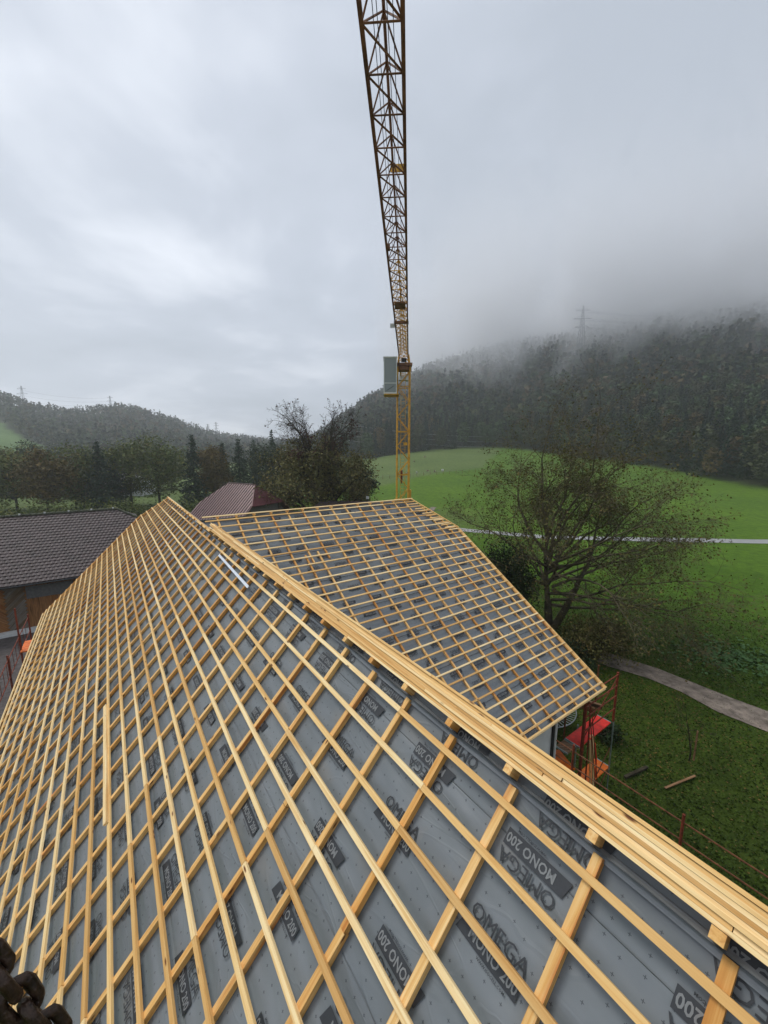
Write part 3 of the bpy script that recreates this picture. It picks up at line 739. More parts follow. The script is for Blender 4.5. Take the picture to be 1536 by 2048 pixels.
# ------------------------------------------------------------------ tower crane
Cx, Cy = 1.71, 36.0
crane = thing('tower_crane', (Cx, Cy, 0), 'tall yellow lattice tower crane with its long jib reaching overhead', 'crane')
YL, DK = M['crane_yellow'], M['crane_dark']
mw = 1.08; hm = mw / 2; MT = H + 7.05
def cpart(name, a, b, r, mat, n=6): return MB().tube(a, b, r, r, n).build(name, mat, crane)
for sx in (-1, 1):
    for sy in (-1, 1): 
        MB().bar((Cx + sx * hm, Cy + sy * hm, 0), (Cx + sx * hm, Cy + sy * hm, MT), .11, .11).build('mast_chord', YL, crane)
zs = np.arange(0.2, MT, 1.28)
for i, z0 in enumerate(zs[:-1]):
    z1 = zs[i + 1]; s_ = 1 if i % 2 else -1
    for sy in (-1, 1):
        cpart('mast_brace', (Cx - s_ * hm, Cy + sy * hm, z0), (Cx + s_ * hm, Cy + sy * hm, z1), .034, YL)
        cpart('mast_brace', (Cx + sy * hm, Cy - s_ * hm, z0), (Cx + sy * hm, Cy + s_ * hm, z1), .034, YL)
    if i % 3 == 0:
        for sy in (-1, 1): MB().bar((Cx - hm, Cy + sy * hm, z0), (Cx + hm, Cy + sy * hm, z0), .08, .08).build('mast_cross_bar', YL, crane)
lad = MB()
for sx in (-.2, .2): lad.tube((Cx + sx, Cy + .2, .3), (Cx + sx, Cy + .2, MT), .018, .018, 5)
for z0 in np.arange(.5, MT, .3): lad.tube((Cx - .2, Cy + .2, z0), (Cx + .2, Cy + .2, z0), .012, .012, 4)
lad.build('ladder', YL, crane)
# thick collar around the mast where it passes the roof line
cl = MB(); zc = H - 4.75
for sx in (-1, 1):
    cl.bar((Cx + sx * (hm + .08), Cy - hm - .2, zc), (Cx + sx * (hm + .08), Cy + hm + .2, zc), .14, .3)
    cl.bar((Cx - hm - .2, Cy + sx * (hm + .08), zc), (Cx + hm + .2, Cy + sx * (hm + .08), zc), .14, .3)
cl.abox(Cx + hm, Cy - .5, zc + .1, Cx + hm + .22, Cy - .1, zc + 1.1)
cl.build('climbing_collar', YL, crane)
hk = MB(); hk.abox(Cx - .2, Cy - .1, H - 2.9, Cx - .02, Cy + .1, H - 1.9); hk.abox(Cx - .16, Cy - .08, H - 3.1, Cx - .06, Cy + .08, H - 2.9)
hk.build('hoist_gear', M['rust'], crane)
pl = MB(); pl.abox(Cx + .02, Cy - .6, H + .35, Cx + .35, Cy - .55, H + .6); pl.build('plate', YL, crane)
# slewing ring, turntable
sr = MB(); sr.tube((Cx, Cy, MT - .28), (Cx, Cy, MT + .02), .70, .70, 24); sr.abox(Cx - .72, Cy - .72, MT + .05, Cx + .72, Cy + .72, MT + .28)
sr.build('slewing_ring', DK, crane)
ts = MB()
for sx in (-1, 1):
    for sy in (-1, 1): ts.bar((Cx + sx * .5, Cy + sy * .5, MT + .28), (Cx + sx * .42, Cy + sy * .42, MT + 1.0), .10, .10)
    ts.bar((Cx + sx * .5, Cy - .52, MT + .3), (Cx - sx * .1, Cy - .5, MT + .95), .06, .06)
ts.build('turntable_frame', YL, crane)
MB().abox(Cx - .22, Cy - .85, MT - .0 + .33, Cx + .22, Cy - .6, MT + .62).build('motor', M['dark_metal'], crane)
# jib toward the viewer: two lower chords, one upper chord, bays of about 1.04 m
jd = np.array((-0.064, -1.0, 0)); jd /= np.linalg.norm(jd); js = np.array((-jd[1], jd[0], 0)) ; js = js if js[0] > 0 else -js
JZ = H + 7.9; jw = 0.78; jh = 0.66
def J(t_, s_, z_): return np.array((Cx, Cy, JZ)) + jd * t_ + js * s_ + Z * z_
JL = 43.0
def jmat(t_): return YL if t_ < 17 else DK  # nearer jib takes the dark steel, its underside shade put into the colour
for a, b in ((-.6, 17), (17, 30), (30, JL)):
    for s_ in (-1, 1): MB().bar(J(a, s_ * jw / 2, 0), J(b, s_ * jw / 2, 0), .085, .085).build('jib_chord', DK, crane)
    cpart('jib_chord', J(a + .5, 0, jh), J(b + .5, 0, jh), .035, jmat(a + 1))
nb = int(JL / 1.04)
for i in range(nb):
    t0 = 0.3 + i * 1.04; m_ = jmat(t0); q = J(t0 - .52, 0, jh)
    cpart('jib_cross_bar', J(t0, -jw / 2, 0), J(t0, jw / 2, 0), .020, m_, 5)
    cpart('jib_brace', J(t0, -jw / 2, 0), J(t0 - 1.04, jw / 2, 0), .024, DK if t0 > 12 else YL, 5)
    for s_ in (-1, 1):
        cpart('jib_brace', J(t0, s_ * jw / 2, 0), q, .020, m_, 5)
        cpart('jib_brace', J(t0 - 1.04, s_ * jw / 2, 0), q, .020, m_, 5)
# counter jib behind the mast with ballast
for s_ in (-1, 1): MB().bar(J(0, s_ * .45, 0.02), J(-9.5, s_ * .45, 0.02), .10, .12).build('counter_jib_beam', YL, crane)
for i in range(8): cpart('counter_jib_brace', J(-i * 1.15, -.45, 0), J(-(i + 1) * 1.15, .45, 0), .03, YL, 5)
MB().box(J(-9.0, 0, -.1), jd, js, Z, .8, 1.3, .7).build('counterweight', M['render'], crane)
# inner tie frame: A-shaped king post and its stays above the jib root
for s_ in (-1, 1):
    cpart('tie_bar', J(.2, s_ * .3, .3), J(10.5, s_ * .05, jh + .55), .030, YL, 5)
    cpart('tie_bar', J(-.2, s_ * .3, .3), J(5.0, s_ * .16, jh + .3), .028, YL, 5)
cpart('tie_bar', J(10.5, 0, jh + .55), J(14.5, 0, jh), .03, YL, 5)
MB().box(J(9.7, 0, -.02), js, jd, Z, .92, .14, .16).build('cross_beam', DK, crane)
MB().box(J(9.55, -.56, -.16), js, jd, Z, .30, .03, .26).build('sign_panel', M['white'], crane)
pp = MB().box(J(22.2, .12, .78), js, jd, Z, .42, .03, .22).build('plate', YL, crane)
MB().box(J(18.8, -.33, .1), js, jd, Z, .12, .2, .2).build('lamp_box', DK, crane)
for s_, z_ in ((-.17, .12), (-.1, .20), (.10, .12), (.20, .26)):
    cpart('hoist_rope', J(1, s_, z_), J(JL - 1, s_, z_), .008, M['rope'], 4)
tr = MB()
for s_ in (-.36, .36):
    for t_ in (12.6, 13.4): tr.tube(J(t_, s_, -.10), J(t_, s_ * 1.12, -.10), .08, .08, 10)
tr.box(J(13, 0, -.14), jd, js, Z, 1.0, .60, .07); tr.build('trolley', DK, crane)
# cab
cb = thing('x', (0, 0, 0), 'x', 'x'); bpy.data.objects.remove(cb)
cx0, cx1, cy0, cy1, cz0, cz1 = Cx - 1.74, Cx - .62, Cy - 1.5, Cy + .1, MT - 2.35, MT + .55
cab = MB(); fw = .075
for x_ in (cx0, cx1 - fw):
    for y_ in (cy0, cy1 - fw): cab.abox(x_, y_, cz0, x_ + fw, y_ + fw, cz1)
for z_ in (cz0, cz0 + .78, cz1 - fw):
    for y_ in (cy0 + .002, cy1 - fw - .002): cab.abox(cx0 + fw, y_, z_, cx1 - fw, y_ + fw, z_ + fw)
    for x_ in (cx0 + .002, cx1 - fw - .002): cab.abox(x_, cy0 + fw, z_, x_ + fw, cy1 - fw, z_ + fw)
cab.abox(cx0 - .03, cy0 - .03, cz1, cx1 + .03, cy1 + .03, cz1 + .05)
cab.abox(cx0, cy0, cz0 - .06, cx1, cy1, cz0 - .002)
cab.abox(cx1 - .02, cy0 + .1, cz0 + .1, cx1 + .0, cy1 - .1, cz1 - .1)
cabo = cab.build('cab', M['cab_paint'], crane)
MB().abox(cx0 + fw, cy0 + .03, cz0 + .855, cx1 - fw, cy0 + .05, cz1 - fw).build('window', M['glass'], cabo)
MB().abox(cx0 + fw, cy0 + .03, cz0 + fw, cx1 - fw, cy0 + .05, cz0 + .78).build('window', M['glass'], cabo)
MB().abox(cx0 + .03, cy0 + fw, cz0 + .855, cx0 + .05, cy1 - fw, cz1 - fw).build('window', M['glass'], cabo)
MB().abox(cx0 + .28, cy0 + .5, cz0 + .3, cx1 - .28, cy0 + 1.1, cz0 + 1.5).build('seat', M['dark_metal'], cabo)
MB().abox(cx0 + .05, cy0 - .12, cz0 - .14, cx1 + .2, cy1, cz0 - .065).build('cab_step', YL, cabo)
MB().tube((cx0 + .25, cy0 + .005, cz0 + .2), (cx1 - .25, cy0 + .005, cz0 + .6), .018, .018, 5).build('wiper', M['dark_metal'], cabo)
MB().bar((cx1 + .01, cy0 + .7, cz0 + .3), (Cx - .45, Cy - .3, MT + .2), .1, .1).build('cab_bracket', YL, crane)

# ------------------------------------------------------------------ barn on the left
barn = thing('barn', tuple(W(44, -10, -H)), 'long dark timber barn under brown roof tiles at the left', 'building')
bs = math.atan2(4.25, 7.2); bc, bS = math.cos(bs), math.sin(bs)
nb_ = -bS * U + bc * Z
def B(v, w, off=0.0): return W(45.8 - w * bc, v, -5.75 - w * bS) + nb_ * off
BL = 8.36
base = MB()
base.slab([B(-34, 0, 0), B(0.3, 0, 0), B(1.9, 1.6, 0), B(1.9, BL, 0), B(-34, BL, 0)], nb_, .12)
nbk = bS * U + bc * Z
def Bk(v, w, off=0.0): return W(45.8 + w * bc, v, -5.75 - w * bS) + nbk * off
base.slab([Bk(-34, 0, 0), Bk(-34, BL, 0), Bk(1.9, BL, 0), Bk(1.9, 1.6, 0), Bk(0.3, 0, 0)], nbk, .12)
base.add([B(.3, 0), B(1.9, 1.6), Bk(1.9, 1.6)], [(0, 1, 2)])
base.build('roof', M['tile'], barn)
tl = MB(); tw, th_ = 0.30, 0.36
for i in range(int(BL / th_)):
    w0 = 0.06 + i * th_
    for j in range(66):
        v1 = 1.9 - j * tw - (0.15 if i % 2 else 0); v0 = v1 - tw + .012
        if v1 > 1.9 or v1 - .2 > .3 + 1.6 * w0 / 1.6: continue
        if v1 < -17.5: break
        vm = (v0 + v1) / 2; dz = rnd.uniform(-.004, .006)
        tl.add([B(v0, w0, .018 + dz), B(vm, w0, .036 + dz), B(v1, w0, .018 + dz), B(v0, w0 + th_ + .03, .062 + dz), B(vm, w0 + th_ + .03, .092 + dz), B(v1, w0 + th_ + .03, .062 + dz), B(v0, w0 + th_ + .03, .0), B(v1, w0 + th_ + .03, .0)],
               [(0, 3, 4, 1), (1, 4, 5, 2), (3, 6, 7, 5, 4)])
tag(tl.build('roof_tiles', M['tile'], barn), kind='stuff', label='rows of brown interlocking roof tiles')
rt = MB(); 
for j in range(46):
    a = B(.3 - j * .42, 0, .08); b = B(.3 - (j + 1) * .42 + .03, 0, .065); rt.tube(a, b, .13, .12, 7)
for j in range(5):
    p0 = B(.3, 0, .06) + (B(1.9, 1.6, .06) - B(.3, 0, .06)) * j / 5; p1 = B(.3, 0, .06) + (B(1.9, 1.6, .06) - B(.3, 0, .06)) * (j + .95) / 5; rt.tube(p0, p1, .11, .10, 7)
rt.build('ridge_tiles', M['ridge_tile'], barn)
rc_ = MB()
for j in range(9): rc_.box(B(.0 - j * 1.68, 0, .19), U, Vd, Z, .12, .14, .12)
rc_.build('ridge_clips', M['white'], barn)
bw = MB(); zt = H - 5.75 - BL * bS + .55
wall(bw, 39.75, -34, 39.75, 1.2, 0, zt, .2); wall(bw, 40, 1.1, 51.5, 1.1, 0, zt, .2)
bw.build('wall', M['barn_wood'], barn)
gb = MB()                                            # gutter
gb.tube(W(38.55, -34, -10.08), W(38.55, 1.9, -10.08), .07, .07, 7); gb.build('gutter', M['dark_metal'], barn)
def vat(px, py, uu):                                 # v of the sight line at the barn front
    X_ = (px - 768) / 786.5; q = (1024 - py) / 786.5; P_ = R(9.07); r_ = np.array((X_, math.cos(P_) + q * math.sin(P_), 0)); return uu / (r_ @ U) * (r_ @ Vd)
uf = 39.6
# vertical planks on the dark wall
def planks(v0, v1, z0, z1, wd, mat, u_=39.63, diag=0):
    if not diag:
        x_ = v0
        while x_ < v1 - .02:
            board('plank', W(u_ + jit(.008), x_ + wd / 2, z0), W(u_ + jit(.008), x_ + wd / 2, z1), min(wd, v1 - x_) - .012, .025, -U, mat, barn); x_ += wd
    else:
        q = -(v1 - v0)
        n = int((z1 - z0 + (v1 - v0)) / wd)
        for i in range(n):
            zc_ = z0 + i * wd - (v1 - v0) * (1 if diag > 0 else 0)
            # board runs from the left edge up to the right edge, clipped to the panel
            a0, a1 = v0, v1; b0 = zc_; b1 = zc_ + (v1 - v0)
            if diag < 0: b0, b1 = zc_ , zc_ - (v1 - v0)
            def clipz(pa, pb, lo, hi):
                (ua, za), (ub, zb) = pa, pb
                if max(za, zb) <= lo or min(za, zb) >= hi: return None
                ps = []
                for (x1_, y1_), (x2_, y2_) in (((ua, za), (ub, zb)), ((ub, zb), (ua, za))):
                    x_, y_ = x1_, y1_
                    if y_ < lo: x_ = x1_ + (x2_ - x1_) * (lo - y1_) / (y2_ - y1_); y_ = lo
                    if y_ > hi: x_ = x1_ + (x2_ - x1_) * (hi - y1_) / (y2_ - y1_); y_ = hi
                    ps.append((x_, y_))
                return ps
            ps = clipz((a0, b0), (a1, b1), z0, z1)
            if ps is None or abs(ps[0][0] - ps[1][0]) < .12: continue
            board('plank', W(u_, ps[0][0], ps[0][1]), W(u_, ps[1][0], ps[1][1]), wd * .72 - .012, .025, -U, mat, barn)
zt_ = zt - H - .1
v16, v55, v95, v132 = (vat(16, 1240, uf), vat(57, 1240, uf), vat(98, 1230, uf), vat(135, 1200, uf))
planks(v16 - 3.2, v16 - .05, -H + .1, zt_, .30, M['barn_wood'], diag=-1)
planks(v16, v55, -H + .1, zt_, .30, M['grey_boards'], u_=39.60, diag=1)
planks(v55 + .03, 1.1, -H + .1, zt_, .30, M['barn_wood'])
planks(v16 - 6.5, v16 - 3.25, -H + .1, zt_, .30, M['barn_wood'])
MB().box(W(39.52, (v55 + v132) / 2 + .3, -10.95), Vd, U, Z, (v132 - v55) + .4, .04, .95).build('hatch_panel', plain('grey_sheet', (0.11, 0.11, 0.11), 0.6, 0.3), barn)
MB().box(W(39.3, -10, -H + .12), Vd, U, Z, 22, .7, .24).build('plinth', M['render'], barn)

# ------------------------------------------------------------------ house with the standing seam roof
mh = thing('shingled_house', (-17.5, 50, 0), 'old house with brown standing seam roof and grey shingle gable behind the ridge', 'building')
E0 = np.array((-15.77, 48.0, H - 4.26)); er = np.array((-.883, .469, 0)); gr_ = np.array((-.469, -.883, 0))
sp = .84; cs = 1 / math.sqrt(1 + sp * sp)
def Hf(a, b, off=0, side=1):      # a along the ridge to the far end, b out from ridge
    n = (gr_ * side * sp + Z) * cs
    return E0 + er * a + gr_ * side * b - Z * sp * b + n * off
RLn = 4.7
for side in (1, -1):
    n = (gr_ * side * sp + Z) * cs
    pts = [Hf(0, 0, 0, side), Hf(RLn, 0, 0, side), Hf(RLn + 2.1, 2.65, 0, side), Hf(RLn + 2.1, 6.0, 0, side), Hf(-2.1, 6.0, 0, side), Hf(-2.1, 2.65, 0, side)]
    if side == 1: pts = pts[::-1]
    MB().slab(pts, n, .12).build('roof', M['seam'], mh)
sm_ = MB()
for a in np.arange(-1.95, RLn + 2.1, .42):
    top = 0.02 if 0 <= a <= RLn else ((-a) / 2.1 * 2.65 if a < 0 else (a - RLn) / 2.1 * 2.65)
    for side in (1, -1): sm_.bar(Hf(a, top, .03, side), Hf(a, 6.0, .03, side), .07, .07, (gr_ * side * sp + Z))
tag(sm_.build('standing_seams', M['seam_line'], mh), kind='stuff')
hp = MB()
hz = sp * 2.65
n = np.cross(Hf(-2.1, 2.65, 0, 1) - E0, Hf(-2.1, 2.65, 0, -1) - E0); n /= np.linalg.norm(n); n = n if n[2] > 0 else -n
hp.slab([E0 + n * .01, Hf(-2.15, 2.7, .01, 1), Hf(-2.15, 2.7, .01, -1)], n, .1); hp.build('half_hip', M['seam_dark'], mh)
hq = MB(); q2 = Hf(RLn, 0)
hq.add([q2, Hf(RLn + 2.1, 2.65, 0, 1), Hf(RLn + 2.1, 2.65, 0, -1)], [(0, 1, 2)]); hq.build('half_hip', M['seam_dark'], mh)
cp = MB(); cp.bar(E0 + Z * .04, q2 + Z * .04, .16, .06); cp.bar(E0 + Z * .03, Hf(-2.12, 2.67, .03, 1), .12, .05); cp.bar(E0 + Z * .03, Hf(-2.12, 2.67, .03, -1), .12, .05); cp.build('ridge_cap', M['seam'], mh)
# roof hatch on the half hip
ce = E0 * .42 + Hf(-2.1, 2.65, 0, -1) * .2 + Hf(-2.1, 2.65, 0, 1) * .38 - Z * .0
xh = gr_; yh = np.cross(n, xh)
ce = (E0 + (Hf(-2.1, 2.65, 0, -1) + Hf(-2.1, 2.65, 0, 1)) / 2) / 2 + n * .05
fr_ = MB()
for sx in (-.3, .3): fr_.box(ce + xh * sx, xh, yh, n, .06, .9, .06)
for sy in (-.45, .45): fr_.box(ce + yh * sy, xh, yh, n, .54, .06, .06)
fro = fr_.build('roof_hatch', M['seam'], mh)
MB().box(ce - n * .01, xh, yh, n, .54, .84, .03).build('pane', M['seam_dark'], fro)
gw = MB(); ga = -1.3
Wb = lambda a, b, z_: np.array((*(E0 + er * a + gr_ * b)[:2], z_))
zg = lambda b: E0[2] - sp * abs(b) - .25
gw.slab([Wb(ga, 5.3, 0), Wb(ga, -5.3, 0), Wb(ga, -5.3, zg(5.3)), Wb(ga, -2.2, zg(2.2)), Wb(ga, 2.2, zg(2.2)), Wb(ga, 5.3, zg(5.3))], -er, .2)
for b_ in (5.2, -5.2): gw.box(Wb(RLn / 2 - .1, b_, zg(5.3) / 2), er, gr_, Z, RLn + 2.6 + .9 - .7, .2, zg(5.3))
gw.build('wall', M['shingle'], mh)
shg = MB(); rowh = .24
for i in range(14):
    z_ = zg(2.2) - .12 - i * rowh
    bmax = min(5.2, (E0[2] - .25 - z_) / sp - .15)
    b_ = -bmax
    while b_ < bmax - .1:
        ww_ = rnd.uniform(.16, .34); ww_ = min(ww_, bmax - b_)
        shg.box(Wb(ga - .02 - rnd.uniform(0, .02), b_ + ww_ / 2, z_ - rowh / 2), gr_, er, Z, ww_ - .015, .03, rowh - .01 + rnd.uniform(0, .03)); b_ += ww_
tag(shg.build('shingles', M['shingle'], mh), kind='stuff', label='rows of weathered grey wooden shingles')
for b_ in (2.55, -2.55): MB().box(Wb(ga - .15, b_ * .97, zg(2.55) - .35), gr_, er, Z, .3, .25, .8).build('corbel', M['grey_boards'], mh)
for side in (1, -1): board('barge_board', Hf(-2.05, 2.7, -.1, side), Hf(-2.05, 6.0, -.1, side), .16, .05, er, M['grey_boards'], mh)

# low shed behind the second wing
sh = thing('low_shed', (-1, 52, 0), 'low dark roofed shed just beyond the ridge of the second wing', 'shed')
sb = MB(); sb.slab([(-9, 47.5, H - 7.3), (3.0, 47.5, H - 7.3), (2.4, 51.5, H - 6.75), (-8.4, 51.5, H - 6.75)], (0, -.1, .99), .12); sb.slab([(2.4, 51.5, H - 6.75), (3.0, 56, H - 8), (-9, 56, H - 8), (-8.4, 51.5, H - 6.75)], (0, .1, .99), .12); sb.build('roof', M['tile'], sh)
MB().abox(-8.5, 48, 0, 2.5, 55.5, H - 7.5).build('wall', M['barn_wood'], sh)
cv = MB(); cv.tube((-2.15, 51, H - 7), (-2.15, 51, H - 6.4), .12, .12, 8); cv.build('flue', M['dark_metal'], sh)
MB().tube((-2.15, 51, H - 6.4), (-2.15, 51, H - 6.1), .2, .2, 10).build('flue_cap', M['white'], sh)
# small far house among the trees
fh = thing('far_house', (-80, 118, ter(-80, 118)), 'tiny pale grey roofed house glimpsed between trees in the valley', 'house')
z0 = ter(-80, 118)
for q, (hx, hy) in enumerate(((-76, 120), (-84, 117))):
    mb = MB(); mb.abox(hx - 4, hy - 4, z0, hx + 4, hy + 4, z0 + 5); mb.build('wall', M['render'], fh)
    mb = MB(); mb.add([(hx - 4.5, hy - 4.6, z0 + 5), (hx + 4.5, hy - 4.6, z0 + 5), (hx + 4.5, hy, z0 + 8.5), (hx - 4.5, hy, z0 + 8.5), (hx - 4.5, hy + 4.6, z0 + 5), (hx + 4.5, hy + 4.6, z0 + 5)], [(0, 1, 2, 3), (3, 2, 5, 4), (0, 3, 4), (1, 5, 2)]); mb.build('roof', plain('pale_slate_roof', (0.20, 0.21, 0.22), 0.5), fh)

# ------------------------------------------------------------------ trampoline, garden bits
tp = thing('trampoline', (8.0, 18.5, 0), 'round black garden trampoline half hidden under the eaves of the second wing', 'trampoline')
tcn = W(8.55, 10.9, -11.0); tcn = np.array((7.05, 14.6, 0.0)); tcn[:2] = (8.0, 18.5)
tr_ = 1.75; tz = 1.0
MBt = MB(); n_ = 48
ring = lambda r_, z_: [np.array((tcn[0] + r_ * math.cos(2 * math.pi * i / n_), tcn[1] + r_ * math.sin(2 * math.pi * i / n_), z_)) for i in range(n_)]
MBt.add(ring(tr_ * .80, tz - .02) , [tuple(range(n_))]); MBt.build('mat', M['trampoline_mat'], tp)
rg = MB(); P_ = ring(tr_, tz); rg.path(P_ + [P_[0]], .028, 6); rg.build('rim', M['spring'], tp)
spg = MB(); n_ = 56
for a, b in zip(ring(tr_ * .81, tz - .02), ring(tr_ - .02, tz)): spg.tube(a, b, .014, .014, 4)
spg.build('springs', M['spring'], tp)
for i in range(4):
    an_ = i * math.pi / 2 + .4; c_ = np.array((tcn[0] + tr_ * .96 * math.cos(an_), tcn[1] + tr_ * .96 * math.sin(an_), 0))
    MB().tube(c_, c_ + Z * tz, .025, .025, 6).build('leg', M['spring'], tp)
gp = W(5.1, 17.84, -H + .05); gq = W(4.6, 19.57, -H + .09)
tag(board('plank', gp, gq, .085, .03, (0, 0, 1), M['old_wood']), 'pale weathered plank lying in the garden grass', 'plank')
tag(board('log', W(6.3, 17.0, -H + .08), W(6.0, 18.4, -H + .08), .11, .09, (0, 0, 1), M['bark']), 'short dark log lying in the garden grass', 'log')

# ------------------------------------------------------------------ trees
def tubes_arrays(segs, sides=4):
    S = np.array(segs, float); p0 = S[:, :3]; p1 = S[:, 3:6]; r0 = S[:, 6]; r1 = S[:, 7]
    d = p1 - p0; d /= np.linalg.norm(d, axis=1)[:, None] + 1e-9
    a = np.where(np.abs(d[:, 2:3]) < .9, np.array([[0, 0, 1.0]]), np.array([[1.0, 0, 0]]))
    x = np.cross(d, a); x /= np.linalg.norm(x, axis=1)[:, None]; y = np.cross(d, x)
    V = []
    for p, r in ((p0, r0), (p1, r1)):
        for i in range(sides):
            an = 2 * math.pi * i / sides; V.append(p + (x * math.cos(an) + y * math.sin(an)) * r[:, None])
    V = np.stack(V, 1).reshape(-1, 3); base = np.arange(len(S))[:, None] * 2 * sides
    F = np.concatenate([base + np.array([[i, (i + 1) % sides, sides + (i + 1) % sides, sides + i]]) for i in range(sides)])
    return V, F
def cards(C, size, rg_, flat=0.0, aspect=1.0):
    n = len(C); nrm = rg_.normal(size=(n, 3)); nrm[:, 2] += flat * np.sign(nrm[:, 2]); nrm /= np.linalg.norm(nrm, axis=1)[:, None]
    t = rg_.normal(size=(n, 3)); a = np.cross(nrm, t); a /= np.linalg.norm(a, axis=1)[:, None]; b = np.cross(nrm, a)
    s = np.asarray(size) * rg_.uniform(.6, 1.35, n) / 2; s = s[:, None]
    V = np.stack([C - a * s - b * s * aspect * .25, C + b * s * aspect, C + a * s + b * s * aspect * .25, C - b * s * aspect], 1).reshape(-1, 3)
    return V, np.arange(4 * n).reshape(-1, 4)
def grow(segs, tips, p, d, L, r, lvl, cfg, rg_):
    n = cfg['nseg'][lvl]; step = L / n; d = d.copy(); pts = [p.copy()]
    for i in range(n):
        d = d + rg_.normal(size=3) * cfg['wob'][lvl]; d[2] += cfg['up'][lvl]; d /= np.linalg.norm(d)
        q = p + d * step
        if q[2] < cfg['zmin']: q[2] = cfg['zmin'] + .1; d[2] = abs(d[2]) * .3
        ra_ = r * (1 - .75 * i / n); rb_ = r * (1 - .75 * (i + 1) / n)
        segs.append((*p, *q, max(ra_, cfg['rmin']), max(rb_, cfg['rmin']))); p = q; pts.append(p.copy())
        if lvl < cfg['max']:
            nc = cfg['kids'][lvl] / n; nc = int(nc) + (rg_.random() < nc - int(nc))
            if i == 0 and lvl <= 1: nc = int(nc * .5)
            for _ in range(nc):
                t = rg_.normal(size=3); sd = np.cross(d, t); sd /= np.linalg.norm(sd); an = cfg['ang'][lvl] * rg_.uniform(.6, 1.3)
                nd = d * math.cos(an) + sd * math.sin(an)
                grow(segs, tips, p + (0 if i == n - 1 else 0), nd, L * cfg['len'][lvl] * rg_.uniform(.7, 1.25) * (1 - .25 * i / n), rb_ * cfg['rad'][lvl], lvl + 1, cfg, rg_)
        elif i > 0: tips.append(p.copy())
    if lvl < cfg['max'] :
        grow(segs, tips, p, d, L * cfg['len'][lvl] * .9, r * .3, lvl + 1, cfg, rg_)
def make_tree(name, label, loc, segs, mat, leafsets, cat='tree', group=None, sides=4):
    t = thing(name, loc, label, cat, group)
    V, F = tubes_arrays(segs, sides); fast_mesh('trunk', V, F, mat, t)
    for C, size, m_, flat in leafsets:
        V, F = cards(np.array(C), size, rng, flat); fast_mesh('crown', V, F, m_, t)
    return t

# bare spreading walnut to the right
rg2 = np.random.default_rng(11)
bx, by = 13.1, 29.6
segs, tips = [], []
cfg = dict(nseg=[4, 5, 4, 3, 3, 2], wob=[.10, .17, .20, .24, .28, .3], up=[.03, -.015, -.03, -.03, -.02, -.02], kids=[6, 7, 7, 6, 5, 0], ang=[.7, .75, .8, .85, .9, .8],
           len=[.62, .56, .56, .60, .55, .5], rad=[.6, .55, .6, .6, .7, .7], rmin=.0062, max=4, zmin=.6)
for (ax_, ay_, L_, d_) in ((0, 0, 7.0, (-.10, .0, 1.0)), (.35, -.1, 6.6, (.35, -.15, .9))):
    p = np.array((bx + ax_, by + ay_, 0.0)); d = np.array(d_, float); d /= np.linalg.norm(d)
    segs.append((*p, *(p + d * 2.2), .40, .32)); p = p + d * 2.2
    grow(segs, tips, p, d, L_ * .98, .27, 0, cfg, rg2)
for (dx, dy, dz, L_, z0) in ((.95, -.25, .22, 7.5, 2.6), (.8, -.6, .16, 7.0, 3.0), (.25, -.95, .20, 6.6, 3.0), (-.8, -.3, .45, 5.4, 3.5), (.9, .3, .5, 6.6, 3.6), (.55, -.35, .75, 6.6, 4.0), (-.35, .4, .8, 6.4, 4.0),
                         (.95, -.05, .35, 7.2, 3.4), (-.7, .2, .65, 5.6, 3.8), (.7, -.7, .02, 6.8, 2.2), (.3, .2, .9, 7.0, 5.0), (.75, -.1, .6, 7.2, 4.5), (-.3, -.5, .8, 6.0, 4.4), (.1, .6, .7, 6, 4), (.5, -.9, .4, 6.4, 4), (.98, .1, .6, 8.0, 5), (.9, -.45, .5, 7.8, 4.5), (.3, -.6, .7, 6.6, 4.6), (.15, .1, 1., 8.4, 6), (-.45, .1, 1, 7.6, 6), (-.8, -.2, .8, 6.6, 5.5), (.6, .1, .9, 8.0, 6), (.8, -.8, .25, 7.0, 3.4), (.9, -.3, .0, 7.6, 2.6)):
    d = np.array((dx, dy, dz)); d /= np.linalg.norm(d)
    z0 = z0 + rg2.uniform(-1.2, 1.2); d += rg2.normal(size=3) * .12; d /= np.linalg.norm(d)
    grow(segs, tips, np.array((bx + .1 - .09 * z0 * (rg2.random() < .5), by, z0)), d, L_ * 1.12, .15, 1, {**cfg, 'up': [.0, .006, -.01, -.03, -.04, -.02], 'len': [.6, .46, .55, .55, .55, .5]}, rg2)
tips = np.array(tips); 
print('right tree', len(segs), len(tips))
sel = tips[rg2.random(len(tips)) < .72]; C = sel + rg2.normal(size=sel.shape) * .16
C2_ = np.array(segs)[:, 3:6]; C2_ = C2_[np.array(segs)[:, 7] < .012]; C2_ = C2_[rg2.random(len(C2_)) < .12] + rg2.normal(size=(1, 3)) * .1
make_tree('walnut_tree', 'nearly bare spreading walnut tree with sparse olive and brown leaves beside the second wing', (bx, by, 0), segs, M['walnut_bark'], [(C, .125, M['leaf_right'], .2), (C2_, .12, M['leaf_right'], .2)], sides=3)
